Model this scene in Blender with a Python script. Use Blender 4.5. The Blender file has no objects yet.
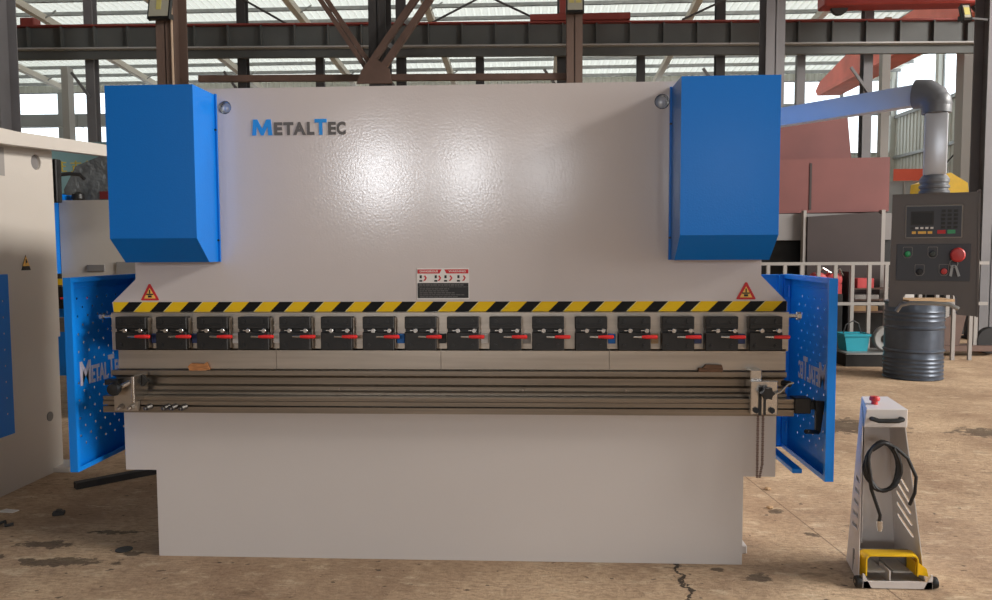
import bpy, bmesh, math, random
from mathutils import Vector, Matrix
random.seed(7)
SC = bpy.context.scene
COL = SC.collection
R = math.radians

# ------------------------------------------------------------------ camera
def make_camera():
    f, pitch, roll, yaw = 780.0, R(3.709), R(-0.286), R(2.956)
    F = Vector((-math.sin(yaw)*math.cos(pitch), math.cos(yaw)*math.cos(pitch), -math.sin(pitch)))
    Rt = Vector((math.cos(yaw), math.sin(yaw), 0)); U = Rt.cross(F)
    R2 = Rt*math.cos(roll) + U*math.sin(roll); U2 = U*math.cos(roll) - Rt*math.sin(roll)
    cd = bpy.data.cameras.new('camera'); co = bpy.data.objects.new('camera', cd); COL.objects.link(co)
    m = Matrix(((R2.x, U2.x, -F.x, .012), (R2.y, U2.y, -F.y, -3.6), (R2.z, U2.z, -F.z, 1.471), (0, 0, 0, 1)))
    co.matrix_world = m
    cd.sensor_width = 36; cd.lens = f/992*36; cd.clip_end = 300
    SC.camera = co
make_camera()

# ------------------------------------------------------------------ world, lights, exposure
W = bpy.data.worlds.new('World'); SC.world = W; W.use_nodes = True
W.node_tree.nodes['Background'].inputs[0].default_value = (.90, .95, 1, 1)
W.node_tree.nodes['Background'].inputs[1].default_value = 2.4
SC.view_settings.view_transform = 'Standard'; SC.view_settings.look = 'None'
SC.view_settings.exposure = 0.0; SC.view_settings.gamma = 1; SC.view_settings.use_curve_mapping = False

def area(name, loc, d, sx, sy, radiance, color=(1, 1, 1)):
    L = bpy.data.lights.new(name, 'AREA'); L.shape = 'RECTANGLE'; L.size = sx; L.size_y = sy
    L.energy = radiance*math.pi*sx*sy; L.color = color
    o = bpy.data.objects.new(name, L); COL.objects.link(o); o.location = loc
    o.rotation_euler = Vector(d).to_track_quat('-Z', 'Y').to_euler()
    return o
# daylight through the open loading door in the right-hand wall
area('daylight_door', (15.6, -4.5, 3.0), (-1, 0, 0), 9.0, 5.6, 4.0, (1, .96, .92))
# daylight through the clerestory band of the same wall
area('daylight_clerestory', (15.5, -1.8, 8.4), (-1, 0, -.5), 10.0, 2.2, 50.0, (1, .95, .89))
# daylight through the high windows in the wall behind the camera
FRONT_WIN = [(-4.7, 1.1, 40), (-2.05, .8, 40), (.25, .5, 26), (5.6, 1.3, 10)]
for wx, ww, rad in FRONT_WIN:
    area('daylight_window', (wx, -19.75, 3.75), (0, 1, 0), ww, 1.6, rad, (.93, .96, 1))

# ------------------------------------------------------------------ materials
def srgb(r, g, b):
    def c(v):
        v /= 255
        return v/12.92 if v <= .04045 else ((v+.055)/1.055)**2.4
    return (c(r), c(g), c(b), 1)
def mat(name, col, rough=.5, metal=0., bump=None, var=None, spec=.5, coat=0., dirt=None):
    m = bpy.data.materials.new(name); m.use_nodes = True
    nt = m.node_tree; N = nt.nodes; L = nt.links; p = N['Principled BSDF']
    p.inputs['Base Color'].default_value = col; p.inputs['Roughness'].default_value = rough
    p.inputs['Metallic'].default_value = metal; p.inputs['Specular IOR Level'].default_value = spec
    p.inputs['Coat Weight'].default_value = coat; p.inputs['Coat Roughness'].default_value = .12
    tc = N.new('ShaderNodeTexCoord')
    if var:
        sc, amt = var[0], var[1]
        n = N.new('ShaderNodeTexNoise'); n.inputs['Scale'].default_value = sc; n.inputs['Detail'].default_value = 5
        if len(var) > 2:
            mp = N.new('ShaderNodeMapping'); mp.inputs['Scale'].default_value = var[2]
            L.new(tc.outputs['Object'], mp.inputs[0]); L.new(mp.outputs[0], n.inputs['Vector'])
        else:
            L.new(tc.outputs['Object'], n.inputs['Vector'])
        mr = N.new('ShaderNodeMapRange'); mr.inputs[1].default_value = .3; mr.inputs[2].default_value = .7
        mr.inputs[3].default_value = 1-amt; mr.inputs[4].default_value = 1+amt
        L.new(n.outputs[0], mr.inputs[0])
        mx = N.new('ShaderNodeVectorMath'); mx.operation = 'SCALE'; mx.inputs[0].default_value = col[:3]
        L.new(mr.outputs[0], mx.inputs['Scale']); L.new(mx.outputs[0], p.inputs['Base Color'])
    if bump:
        n = N.new('ShaderNodeTexNoise'); n.inputs['Scale'].default_value = bump[0]; n.inputs['Detail'].default_value = 2
        L.new(tc.outputs['Object'], n.inputs['Vector'])
        b = N.new('ShaderNodeBump'); b.inputs['Strength'].default_value = bump[1]
        b.inputs['Distance'].default_value = bump[2] if len(bump) > 2 else .002
        L.new(n.outputs[0], b.inputs['Height']); L.new(b.outputs[0], p.inputs['Normal']); L.new(b.outputs[0], p.inputs['Coat Normal'])
    return m
M = {}
M['cream'] = mat('cream_textured_paint', srgb(207, 198, 195), .16, 0, (95, .17, .0018), (.8, .025), .5, .25)
M['cream_smooth'] = mat('cream_paint', srgb(208, 201, 197), .42, 0, (60, .12, .002), (.8, .025))
M['blue'] = mat('blue_textured_paint', srgb(2, 112, 202), .36, 0, (130, .25, .0018), None, .35, .1)
M['blue_guard'] = mat('bright_blue_sheet_paint', srgb(6, 128, 224), .4, 0, None, None, .35, .05)
M['steel'] = mat('ground_steel', srgb(176, 166, 154), .36, .85, (6, .05), (3, .12, (.5, 6, 12)))
M['steel_dark'] = mat('oiled_steel', srgb(140, 130, 118), .32, .85, None, (5, .2, (.3, 4, 20)))
M['silver'] = mat('bright_steel', srgb(205, 203, 200), .25, 1)
M['chrome'] = mat('chrome', srgb(230, 230, 230), .1, 1)
M['black'] = mat('blackened_steel', srgb(33, 32, 31), .42, .2, (120, .1), (14, .2))
M['black_plastic'] = mat('black_plastic', srgb(24, 24, 25), .4)
M['red'] = mat('red_plastic', srgb(200, 52, 48), .4)
M['clamp_red'] = mat('red_grip', srgb(225, 45, 45), .4)
M['yellow'] = mat('yellow_paint', srgb(232, 186, 20), .42, 0, None, (6, .08))
M['white'] = mat('white_film', srgb(232, 228, 224), .5)
M['ink'] = mat('black_ink', srgb(26, 24, 24), .5)
M['red_ink'] = mat('red_ink', srgb(200, 34, 40), .5)
M['grey_ink'] = mat('grey_ink', srgb(98, 94, 92), .5)
M['blue_ink'] = mat('blue_ink', srgb(10, 146, 232), .45)
M['cutout_light'] = mat('painted_cutout_light', srgb(190, 186, 200), .5)  # pale colour stands in for bright floor showing through cut-out letters
M['amber'] = mat('amber_ink', srgb(244, 190, 88), .5)
M['green'] = mat('green_plastic', srgb(30, 150, 88), .35)
M['red_dark'] = mat('dark_red_film', srgb(110, 34, 34), .5)
M['oily_bolt'] = mat('oily_dark_bolt_steel', srgb(96, 92, 88), .45, .8)
M['pend'] = mat('grey_brown_enclosure', srgb(100, 94, 91), .5, 0, (150, .15), None)
M['pend_plate'] = mat('slate_plate', srgb(66, 68, 74), .5)
M['arm'] = mat('aluminium_arm', srgb(205, 208, 214), .35, .35)
M['elbow'] = mat('grey_plastic_elbow', srgb(108, 110, 114), .4)
M['wood'] = mat('scrap_wood', srgb(168, 112, 66), .7, 0, (60, .4), (30, .35, (1, 6, 6)))
M['wood_dark'] = mat('dark_scrap_wood', srgb(96, 66, 44), .7, 0, (60, .4), (30, .35, (1, 6, 6)))
M['col_grey'] = mat('grey_column_paint', srgb(118, 116, 118), .6, 0, (20, .1), (1.2, .12))
M['col_brown'] = mat('brown_rusty_column_paint', srgb(112, 92, 82), .65, 0, (20, .1), (1.5, .2, (1, 1, .3)))
M['col_dark'] = mat('dark_column_paint', srgb(66, 64, 64), .6, 0, None, (1.2, .12))
M['beam'] = mat('grey_green_beam_paint', srgb(92, 94, 92), .6, 0, None, (1.2, .15))
M['beam_light'] = mat('pale_flange_paint', srgb(176, 174, 172), .55)
M['beam_red'] = mat('red_primer_flange', srgb(150, 66, 58), .6)
M['strut'] = mat('brown_strut_paint', srgb(100, 78, 68), .6, 0, None, (3, .2))
M['rafter'] = mat('cream_rafter_paint', srgb(196, 188, 176), .6)
M['crane_red'] = mat('red_crane_paint', srgb(172, 66, 60), .5, 0, None, (1.5, .12))
M['crane_salmon'] = mat('salmon_crane_paint', srgb(240, 128, 112), .5, 0, None, (1.0, .15))
M['rust'] = mat('red_oxide_primer', srgb(116, 66, 62), .6, 0, (10, .1), (1.5, .12))
M['rust_dark'] = mat('dark_oxide_primer', srgb(50, 38, 36), .6, 0, None, (2.0, .18))
M['grey_panel'] = mat('grey_panel_paint', srgb(128, 124, 122), .6, 0, None, (2, .1))
M['rail_grey'] = mat('pale_grey_rail_paint', srgb(152, 147, 142), .5)
M['drum'] = mat('blue_grey_drum_paint', srgb(72, 80, 92), .34, .3, (9, .5, .01), (5, .25))
M['teal'] = mat('teal_plastic', srgb(30, 150, 168), .5)
M['teal_panel'] = mat('pale_teal_panel', srgb(150, 190, 194), .6, 0, None, (1.5, .08))
M['banner_yellow'] = mat('faded_yellow_lettering', srgb(240, 214, 90), .6)
M['tarp'] = mat('grey_plastic_sheet', srgb(96, 98, 98), .3, 0, (14, .9, .02), (7, .3))
M['machine_grey'] = mat('dark_grey_clutter', srgb(48, 47, 46), .6, 0, None, (6, .3))
M['pink_red'] = mat('pinkish_red_paint', srgb(214, 82, 84), .5)
M['orange'] = mat('orange_red_paint', srgb(228, 92, 62), .5)
M['tan_post'] = mat('tan_post_paint', srgb(150, 120, 100), .6)
M['cardboard'] = mat('cardboard', srgb(172, 140, 104), .8)
M['pipe_tan'] = mat('tan_conduit', srgb(214, 186, 160), .5)
M['galv'] = mat('galvanised_steel', srgb(150, 150, 148), .45, .5, None, (5, .15))
M['green_cab'] = mat('dark_green_cabinet', srgb(58, 64, 60), .5)
M['cladding'] = mat('pale_cladding', srgb(196, 196, 188), .6, 0, None, (.7, .05))
M['cladding_dark'] = mat('grey_cladding', srgb(158, 160, 160), .6, 0, None, (.7, .05))
M['lamp_glass'] = mat('lamp_glass', srgb(176, 174, 158), .3)
M['lamp_cell'] = mat('lamp_cell', srgb(206, 196, 120), .4)
M['dark_wall'] = mat('grey_interior_wall', srgb(120, 116, 110), .8, 0, None, (.5, .1))
M['light_grey_brake'] = mat('warm_grey_paint', srgb(204, 196, 186), .32, 0, (90, .2, .003), (.9, .03), .5, .2)

def hazard_mat():
    m = bpy.data.materials.new('yellow_black_hazard_film'); m.use_nodes = True
    nt = m.node_tree; N = nt.nodes; L = nt.links; p = N['Principled BSDF']; p.inputs['Roughness'].default_value = .55; p.inputs['Specular IOR Level'].default_value = .2
    tc = N.new('ShaderNodeTexCoord'); sx = N.new('ShaderNodeSeparateXYZ'); L.new(tc.outputs['Object'], sx.inputs[0])
    def mt(op, a, b):
        n = N.new('ShaderNodeMath'); n.operation = op
        for i, v in enumerate((a, b)):
            if v is None: continue
            if isinstance(v, (int, float)): n.inputs[i].default_value = v
            else: L.new(v, n.inputs[i])
        return n.outputs[0]
    zz = mt('MULTIPLY', mt('SUBTRACT', sx.outputs[2], 1.184), 1.0)
    u = mt('DIVIDE', mt('SUBTRACT', mt('SUBTRACT', sx.outputs[0], zz), -.588-10*.1452), .1452)
    fr = mt('FRACT', u, None)
    r = N.new('ShaderNodeValToRGB'); r.color_ramp.interpolation = 'CONSTANT'
    e = r.color_ramp.elements; e[0].position = 0; e[0].color = srgb(236, 192, 26)
    e[1].position = .52; e[1].color = srgb(16, 16, 16)
    e2 = r.color_ramp.elements.new(.965); e2.color = srgb(216, 204, 150)
    L.new(fr, r.inputs[0]); L.new(r.outputs[0], p.inputs['Base Color'])
    return m
M['hazard'] = hazard_mat()

def roof_mat():
    m = bpy.data.materials.new('translucent_roof_sheet'); m.use_nodes = True
    nt = m.node_tree; N = nt.nodes; L = nt.links; N.remove(N['Principled BSDF'])
    d = N.new('ShaderNodeBsdfDiffuse'); d.inputs[0].default_value = (.62, .63, .58, 1)
    t = N.new('ShaderNodeBsdfTranslucent'); t.inputs[0].default_value = (.78, .78, .70, 1)
    mx = N.new('ShaderNodeMixShader'); mx.inputs[0].default_value = .5
    L.new(d.outputs[0], mx.inputs[1]); L.new(t.outputs[0], mx.inputs[2]); L.new(mx.outputs[0], N['Material Output'].inputs[0])
    return m
M['roof'] = roof_mat()
def glass_mat():
    m = bpy.data.materials.new('window_glass'); m.use_nodes = True
    nt = m.node_tree; N = nt.nodes; L = nt.links; N.remove(N['Principled BSDF'])
    a = N.new('ShaderNodeBsdfTransparent'); a.inputs[0].default_value = (.95, .97, .97, 1)
    g = N.new('ShaderNodeBsdfGlossy'); g.inputs['Roughness'].default_value = .05
    mx = N.new('ShaderNodeMixShader'); mx.inputs[0].default_value = .06
    L.new(a.outputs[0], mx.inputs[1]); L.new(g.outputs[0], mx.inputs[2]); L.new(mx.outputs[0], N['Material Output'].inputs[0])
    return m
M['glass'] = glass_mat()

def floor_mat():
    m = bpy.data.materials.new('dusty_concrete_floor'); m.use_nodes = True
    nt = m.node_tree; N = nt.nodes; L = nt.links; p = N['Principled BSDF']
    tc = N.new('ShaderNodeTexCoord'); O = tc.outputs['Object']
    def noise(scale, detail=6, rough=.6, stretch=None):
        n = N.new('ShaderNodeTexNoise'); n.inputs['Scale'].default_value = scale
        n.inputs['Detail'].default_value = detail; n.inputs['Roughness'].default_value = rough
        if stretch:
            mp = N.new('ShaderNodeMapping'); mp.inputs['Scale'].default_value = stretch
            L.new(O, mp.inputs[0]); L.new(mp.outputs[0], n.inputs['Vector'])
        else: L.new(O, n.inputs['Vector'])
        return n.outputs[0]
    def ramp(src, stops):
        r = N.new('ShaderNodeValToRGB'); e = r.color_ramp.elements
        for i, (pos, c) in enumerate(stops):
            k = e[i] if i < 2 else e.new(pos)
            k.position = pos; k.color = c
        L.new(src, r.inputs[0]); return r.outputs[0]
    def mixc(f, a, b):
        n = N.new('ShaderNodeMix'); n.data_type = 'RGBA'
        if isinstance(f, float): n.inputs[0].default_value = f
        else: L.new(f, n.inputs[0])
        for s, v in ((6, a), (7, b)):
            if isinstance(v, tuple): n.inputs[s].default_value = v
            else: L.new(v, n.inputs[s])
        return n.outputs[2]
    def mt(op, a, b=0., c=None):
        n = N.new('ShaderNodeMath'); n.operation = op
        for i, v in enumerate((a, b, c)):
            if v is None: continue
            if isinstance(v, (int, float)): n.inputs[i].default_value = v
            else: L.new(v, n.inputs[i])
        return n.outputs[0]
    def sstep(v, lo, hi, a=0., b=1.):
        n = N.new('ShaderNodeMapRange'); n.interpolation_type = 'SMOOTHSTEP'
        L.new(v, n.inputs[0]); n.inputs[1].default_value = lo; n.inputs[2].default_value = hi
        n.inputs[3].default_value = a; n.inputs[4].default_value = b; return n.outputs[0]
    base = ramp(noise(1.1, 8, .65), [(.32, srgb(150, 122, 98)), (.68, srgb(212, 184, 152))])
    fine = noise(30, 6, .8, (.7, 1.7, 1))
    base = mixc(sstep(fine, .42, .66, 0., .6), base, srgb(120, 96, 76))
    pale = noise(6, 9, .78, (.8, 2.0, 1))
    base = mixc(sstep(pale, .52, .68, 0., .65), base, srgb(222, 202, 172))
    blot = noise(3.6, 9, .75, (.6, 1.7, 1))
    base = mixc(sstep(blot, .56, .70, 0., .6), base, srgb(84, 68, 54))
    speck = noise(16, 3, .5, (1, 1.3, 1))
    base = mixc(sstep(speck, .67, .72, 0., .75), base, srgb(52, 44, 38))
    sp = N.new('ShaderNodeSeparateXYZ'); L.new(O, sp.inputs[0]); X, Y = sp.outputs[0], sp.outputs[1]
    warp = mt('MULTIPLY', mt('SUBTRACT', noise(9, 4, .7), .5), .16)
    # a crack running out from under the bed, and a saw-cut joint to the right
    crack = mt('ABSOLUTE', mt('SUBTRACT', mt('ADD', X, warp), .66))
    base = mixc(sstep(crack, .005, .014, .9, 0.), base, srgb(30, 25, 22))
    joint = mt('ABSOLUTE', mt('SUBTRACT', mt('ADD', X, mt('MULTIPLY', Y, .10)), 1.50))
    base = mixc(sstep(joint, .002, .006, .6, 0.), base, srgb(84, 66, 52))
    # dark patches and stains, each with its own outline
    for cx, cy, rx, ry in ((1.0, -.15, .07, .05), (1.42, .40, .05, .04), (-2.75, -.05, .16, .08), (-2.95, -.30, .14, .12), (-2.45, .12, .16, .05), (-2.6, -.38, .2, .06), (-3.1, .15, .2, .12), (-2.2, .30, .14, .03), (2.55, 2.9, .42, .3), (3.6, 2.7, .3, .16),
                           (-1.95, .02, .05, .03), (1.35, .75, .04, .04), (-2.25, -.1, .25, .05), (.84, -.06, .03, .02)):
        dx = mt('DIVIDE', mt('SUBTRACT', X, cx), rx); dy = mt('DIVIDE', mt('SUBTRACT', Y, cy), ry)
        d = mt('ADD', mt('SQRT', mt('ADD', mt('MULTIPLY', dx, dx), mt('MULTIPLY', dy, dy))), mt('MULTIPLY', mt('SUBTRACT', noise(11, 7, .75), .5), 4.0))
        base = mixc(sstep(d, .7, 1.1, .72, 0.), base, srgb(48, 40, 34))
    L.new(base, p.inputs['Base Color'])
    p.inputs['Roughness'].default_value = .8; p.inputs['Specular IOR Level'].default_value = .3
    b = N.new('ShaderNodeBump'); b.inputs['Strength'].default_value = .8; b.inputs['Distance'].default_value = .014
    L.new(noise(24, 8, .75), b.inputs['Height']); L.new(b.outputs[0], p.inputs['Normal'])
    return m
M['floor'] = floor_mat()

# ------------------------------------------------------------------ mesh helpers
class MB:
    def __init__(s): s.bm = bmesh.new()
    def box(s, x0, x1, y0, y1, z0, z1, bev=0, seg=1, mtx=None):
        r = bmesh.ops.create_cube(s.bm, size=1); v = r['verts']
        m = Matrix.Translation(((x0+x1)/2, (y0+y1)/2, (z0+z1)/2)) @ Matrix.Diagonal((abs(x1-x0), abs(y1-y0), abs(z1-z0), 1))
        if mtx: m = mtx @ m
        bmesh.ops.transform(s.bm, matrix=m, verts=v)
        if bev:
            e = list({e for q in v for e in q.link_edges})
            bmesh.ops.bevel(s.bm, geom=e, offset=bev, segments=seg, affect='EDGES', profile=.5)
        return s
    def cyl(s, p0, p1, r, n=16, r2=None):
        p0, p1 = Vector(p0), Vector(p1); d = p1-p0
        m = Matrix.Translation((p0+p1)/2) @ d.to_track_quat('Z', 'Y').to_matrix().to_4x4()
        bmesh.ops.create_cone(s.bm, cap_ends=True, segments=n, radius1=r, radius2=r if r2 is None else r2, depth=d.length, matrix=m)
        return s
    def bar(s, p0, p1, w, h, up=(0, 0, 1)):
        p0, p1 = Vector(p0), Vector(p1); d = (p1-p0); L = d.length; d.normalize()
        u = Vector(up); sd = d.cross(u)
        if sd.length < 1e-4: sd = Vector((1, 0, 0))
        sd.normalize(); u = sd.cross(d)
        m = Matrix(((d.x, sd.x, u.x, (p0.x+p1.x)/2), (d.y, sd.y, u.y, (p0.y+p1.y)/2), (d.z, sd.z, u.z, (p0.z+p1.z)/2), (0, 0, 0, 1)))
        return s.box(-L/2, L/2, -w/2, w/2, -h/2, h/2, mtx=m)
    def tube(s, pts, r, n=8, closed=False):
        pts = [Vector(p) for p in pts]; rings = []; prev = None
        for i, p in enumerate(pts):
            a = pts[i-1] if (i > 0 or closed) else p; b = pts[(i+1) % len(pts)] if (i < len(pts)-1 or closed) else p
            t = (b-a).normalized()
            if prev is None:
                nrm = t.cross(Vector((0, 0, 1)))
                if nrm.length < .1: nrm = t.cross(Vector((1, 0, 0)))
            else: nrm = prev - t*prev.dot(t)
            nrm.normalize(); prev = nrm; bn = t.cross(nrm)
            rings.append([s.bm.verts.new(p + nrm*(r*math.cos(2*math.pi*k/n)) + bn*(r*math.sin(2*math.pi*k/n))) for k in range(n)])
        m = len(rings)
        for i in range(m if closed else m-1):
            A, B = rings[i], rings[(i+1) % m]
            for k in range(n): s.bm.faces.new((A[k], A[(k+1) % n], B[(k+1) % n], B[k]))
        if not closed:
            s.bm.faces.new(rings[0][::-1]); s.bm.faces.new(rings[-1])
        return s
    def prism(s, poly, axis, a, b):
        def P(u, v, w): return {'X': (w, u, v), 'Y': (u, w, v), 'Z': (u, v, w)}[axis]
        A = [s.bm.verts.new(P(u, v, a)) for u, v in poly]; B = [s.bm.verts.new(P(u, v, b)) for u, v in poly]
        n = len(poly)
        s.bm.faces.new(A); s.bm.faces.new(B[::-1])
        for i in range(n): s.bm.faces.new((A[i], B[i], B[(i+1) % n], A[(i+1) % n]))
        return s
    def plate(s, outline, holes, axis, a, b):
        """a sheet with holes: outline and holes are (u, v) loops"""
        def P(u, v, w): return {'X': (w, u, v), 'Y': (u, w, v), 'Z': (u, v, w)}[axis]
        tmp = bmesh.new(); edges = []
        for loop in [outline]+holes:
            vs = [tmp.verts.new(P(u, v, a)) for u, v in loop]
            for i in range(len(vs)): edges.append(tmp.edges.new((vs[i], vs[(i+1) % len(vs)])))
        bmesh.ops.triangle_fill(tmp, edges=edges, use_beauty=True, use_dissolve=False)
        ext = bmesh.ops.extrude_face_region(tmp, geom=tmp.faces[:])
        d = Vector(P(0, 0, b-a)) if axis != 'X' else Vector((b-a, 0, 0))
        bmesh.ops.translate(tmp, vec=d, verts=[g for g in ext['geom'] if isinstance(g, bmesh.types.BMVert)])
        me = bpy.data.meshes.new('t'); tmp.to_mesh(me); tmp.free(); s.bm.from_mesh(me); bpy.data.meshes.remove(me)
        return s
    def lathe(s, prof, c=(0, 0, 0), n=24, axis='Z', caps=True):
        c = Vector(c); rings = []
        def P(r, h, t):
            x, y = r*math.cos(t), r*math.sin(t)
            return c + Vector({'Z': (x, y, h), 'Y': (x, h, y), 'X': (h, x, y)}[axis])
        for r, h in prof:
            rings.append([s.bm.verts.new(P(max(r, 1e-4), h, 2*math.pi*k/n)) for k in range(n)])
        for A, B in zip(rings, rings[1:]):
            for k in range(n): s.bm.faces.new((A[k], A[(k+1) % n], B[(k+1) % n], B[k]))
        if caps: s.bm.faces.new(rings[0][::-1]); s.bm.faces.new(rings[-1])
        return s
    def mesh(s, me):
        s.bm.from_mesh(me); return s
    def build(s, name, m, parent=None, loc=None, smooth=True, ang=35, fix=True):
        if fix: bmesh.ops.recalc_face_normals(s.bm, faces=s.bm.faces[:])
        me = bpy.data.meshes.new(name); s.bm.to_mesh(me); s.bm.free()
        for mm in (m if isinstance(m, (list, tuple)) else [m]): me.materials.append(mm)
        if smooth:
            me.shade_smooth(); me.set_sharp_from_angle(angle=R(ang))
        o = bpy.data.objects.new(name, me); COL.objects.link(o)
        if parent: o.parent = parent
        if loc: o.location = loc
        return o
def tag(o, label=None, cat=None, group=None, kind=None):
    if label: o['label'] = label
    if cat: o['category'] = cat
    if group: o['group'] = group
    if kind: o['kind'] = kind
    return o
def thing(name, label, cat, loc=(0, 0, 0), rz=0, group=None):
    o = bpy.data.objects.new(name, None); COL.objects.link(o); o.location = loc; o.rotation_euler = (0, 0, rz)
    o.empty_display_size = .1
    return tag(o, label, cat, group)
def copy_tree(o, parent=None):
    c = o.copy(); COL.objects.link(c); c.parent = parent
    for ch in o.children: copy_tree(ch, c)
    return c
def text_mesh(txt, x0, x1, z0, z1, depth=.001, bold=0.0, axis='Y', at=0., flip=False):
    """lettering fitted into a rectangle; lies in the XZ plane (axis Y) or YZ plane (axis X)"""
    cu = bpy.data.curves.new('t', 'FONT'); cu.body = txt; cu.size = 1; cu.offset = bold; cu.extrude = .01; cu.resolution_u = 3
    ob = bpy.data.objects.new('t', cu); COL.objects.link(ob)
    bpy.context.view_layer.update()
    dg = bpy.context.evaluated_depsgraph_get()
    me = bpy.data.meshes.new_from_object(ob.evaluated_get(dg))
    bpy.data.objects.remove(ob); bpy.data.curves.remove(cu)
    xs = [v.co.x for v in me.vertices]; ys = [v.co.y for v in me.vertices]
    if not xs: return me
    ax, bx, ay, by = min(xs), max(xs), min(ys), max(ys)
    for v in me.vertices:
        u = (v.co.x-ax)/(bx-ax); w = (v.co.y-ay)/(by-ay); t = v.co.z/.01*depth/2
        U = x0+(x1-x0)*(1-u if flip else u); Z = z0+(z1-z0)*w
        v.co = (U, at+t, Z) if axis == 'Y' else (at+t, U, Z)
    return me
def circle(cx, cz, r, n=10): return [(cx+r*math.cos(2*math.pi*k/n), cz+r*math.sin(2*math.pi*k/n)) for k in range(n)]

# ================================================================== SETTING
XL, XR, YF, YB = -26.0, 15.8, -20.0, 32.0
def roof_z(y): return 9.12 + .08*(YB-y)
o = MB().box(XL, XR, YF, YB, -.2, 0).build('floor', M['floor'], smooth=False); tag(o, kind='structure')

def corrug(u0, u1, pitch, depth, top=.35):
    """trapezoid profile points along u"""
    pts = []; u = u0
    while u < u1-1e-6:
        for f, d in ((0, 0), (.55, 0), (.65, depth), (.9, depth)):
            if u+f*pitch < u1: pts.append((u+f*pitch, d))
        u += pitch
    pts.append((u1, 0)); return pts
def corr_sheet(b, axis, u0, u1, z0, z1, at, pitch=.3, depth=.04):
    pr = corrug(u0, u1, pitch, depth); A = []; B = []
    for u, d in pr:
        p = (u, at-d) if axis == 'X' else (at-d, u)
        A.append(b.bm.verts.new((p[0], p[1], z0))); B.append(b.bm.verts.new((p[0], p[1], z1)))
    for i in range(len(A)-1): b.bm.faces.new((A[i], A[i+1], B[i+1], B[i]))
# ceiling: ribbed sheets on purlins and rafters
def roof_sheet(ya, yb):
    b = MB(); A = []; B = []
    for u, d in corrug(XL, XR, .26, .05):
        A.append(b.bm.verts.new((u, ya, roof_z(ya)+d))); B.append(b.bm.verts.new((u, yb, roof_z(yb)+d)))
    for i in range(len(A)-1): b.bm.faces.new((A[i], A[i+1], B[i+1], B[i]))
    return b
ceil = roof_sheet(YF, 11).build('ceiling', M['cladding_dark'], smooth=False); tag(ceil, kind='structure')
roof_sheet(11, YB).build('translucent_sheet', M['roof'], ceil, smooth=False)  # translucency chosen to brighten the rear roof; front left opaque to dim the fill
if True: pass
y = 31.4
while y > -2:
    z = roof_z(y)
    MB().box(XL+.1, XR-.1, y-.03, y+.03, z-.15, z-.02).box(XL+.1, XR-.1, y-.08, y+.03, z-.15, z-.135).build('purlin', M['galv'], ceil, smooth=False)
    y -= 1.15
for k in range(9):
    x = -21.4+4.45*k
    MB().bar((x, 31.9, roof_z(31.9)-.32), (x, -10, roof_z(-10)-.32), .22, .22).build('rafter', M['rafter'], ceil, smooth=False)
    for y in (30, 26.5, 23, 19.5):
        MB().bar((x, y, roof_z(y)-.4), (x+.5, y-.02, roof_z(y)-.1), .04, .04).build('knee_brace', M['galv'], ceil, smooth=False)

# back wall with two rows of windows
wb = MB()
corr_sheet(wb, 'X', XL, XR, 0, 5.6, YB)
corr_sheet(wb, 'X', XL, XR, 8.82, 9.3, YB)
wallb = wb.build('wall_back', M['cladding'], smooth=False); tag(wallb, kind='structure')
bands = MB().box(XL, XR, YB-.06, YB+.02, 7.32, 7.78)
PW = 2.58; x = -24.0; wins = []
while x < XR-.3:
    x1 = min(x+1.93, XR-.1); wins.append((x, x1)); x += PW if x < 7 else 1.97
prev = XL
for x0, x1 in wins+[(XR, XR)]:
    if x0-prev > .02:
        bands.box(prev, x0, YB-.05, YB+.02, 5.6, 7.32); bands.box(prev, x0, YB-.05, YB+.02, 7.78, 8.82)
    prev = x1
bands.build('window_piers', M['cladding_dark'], wallb, smooth=False)
nwin = 0
def window(x0, x1, z0, z1, axis='Y', at=YB):
    global nwin; nwin += 1
    f = MB(); t = .05
    def bx(a, b_, c, d):
        if axis == 'Y': f.box(a, b_, at-.03, at+.03, c, d)
        else: f.box(at-.03, at+.03, a, b_, c, d)
    bx(x0, x1, z0, z0+t); bx(x0, x1, z1-t, z1); bx(x0, x0+t, z0+t, z1-t); bx(x1-t, x1, z0+t, z1-t)
    o = f.build('window_%d' % nwin, M['galv'], smooth=False); tag(o, kind='structure')
    g = MB()
    if axis == 'Y': g.box(x0+t, x1-t, at-.004, at+.004, z0+t, z1-t)
    else: g.box(at-.004, at+.004, x0+t, x1-t, z0+t, z1-t)
    g.build('pane', M['glass'], o, smooth=False)
for x0, x1 in wins:
    if x0 < -14 or x0 > 7:
        window(x0, x1, 5.6, 7.32); window(x0, x1, 7.78, 8.82)
    else:
        window(x0, x1, 7.78, 8.82); bands2 = None
# lower row behind the machine is closed by cladding
o = MB()
for x0, x1 in wins:
    if not (x0 < -14 or x0 > 7): o.box(x0, x1, YB-.04, YB+.02, 5.6, 7.32)
o.build('blind_panel', M['cladding_dark'], wallb, smooth=False)

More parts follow.
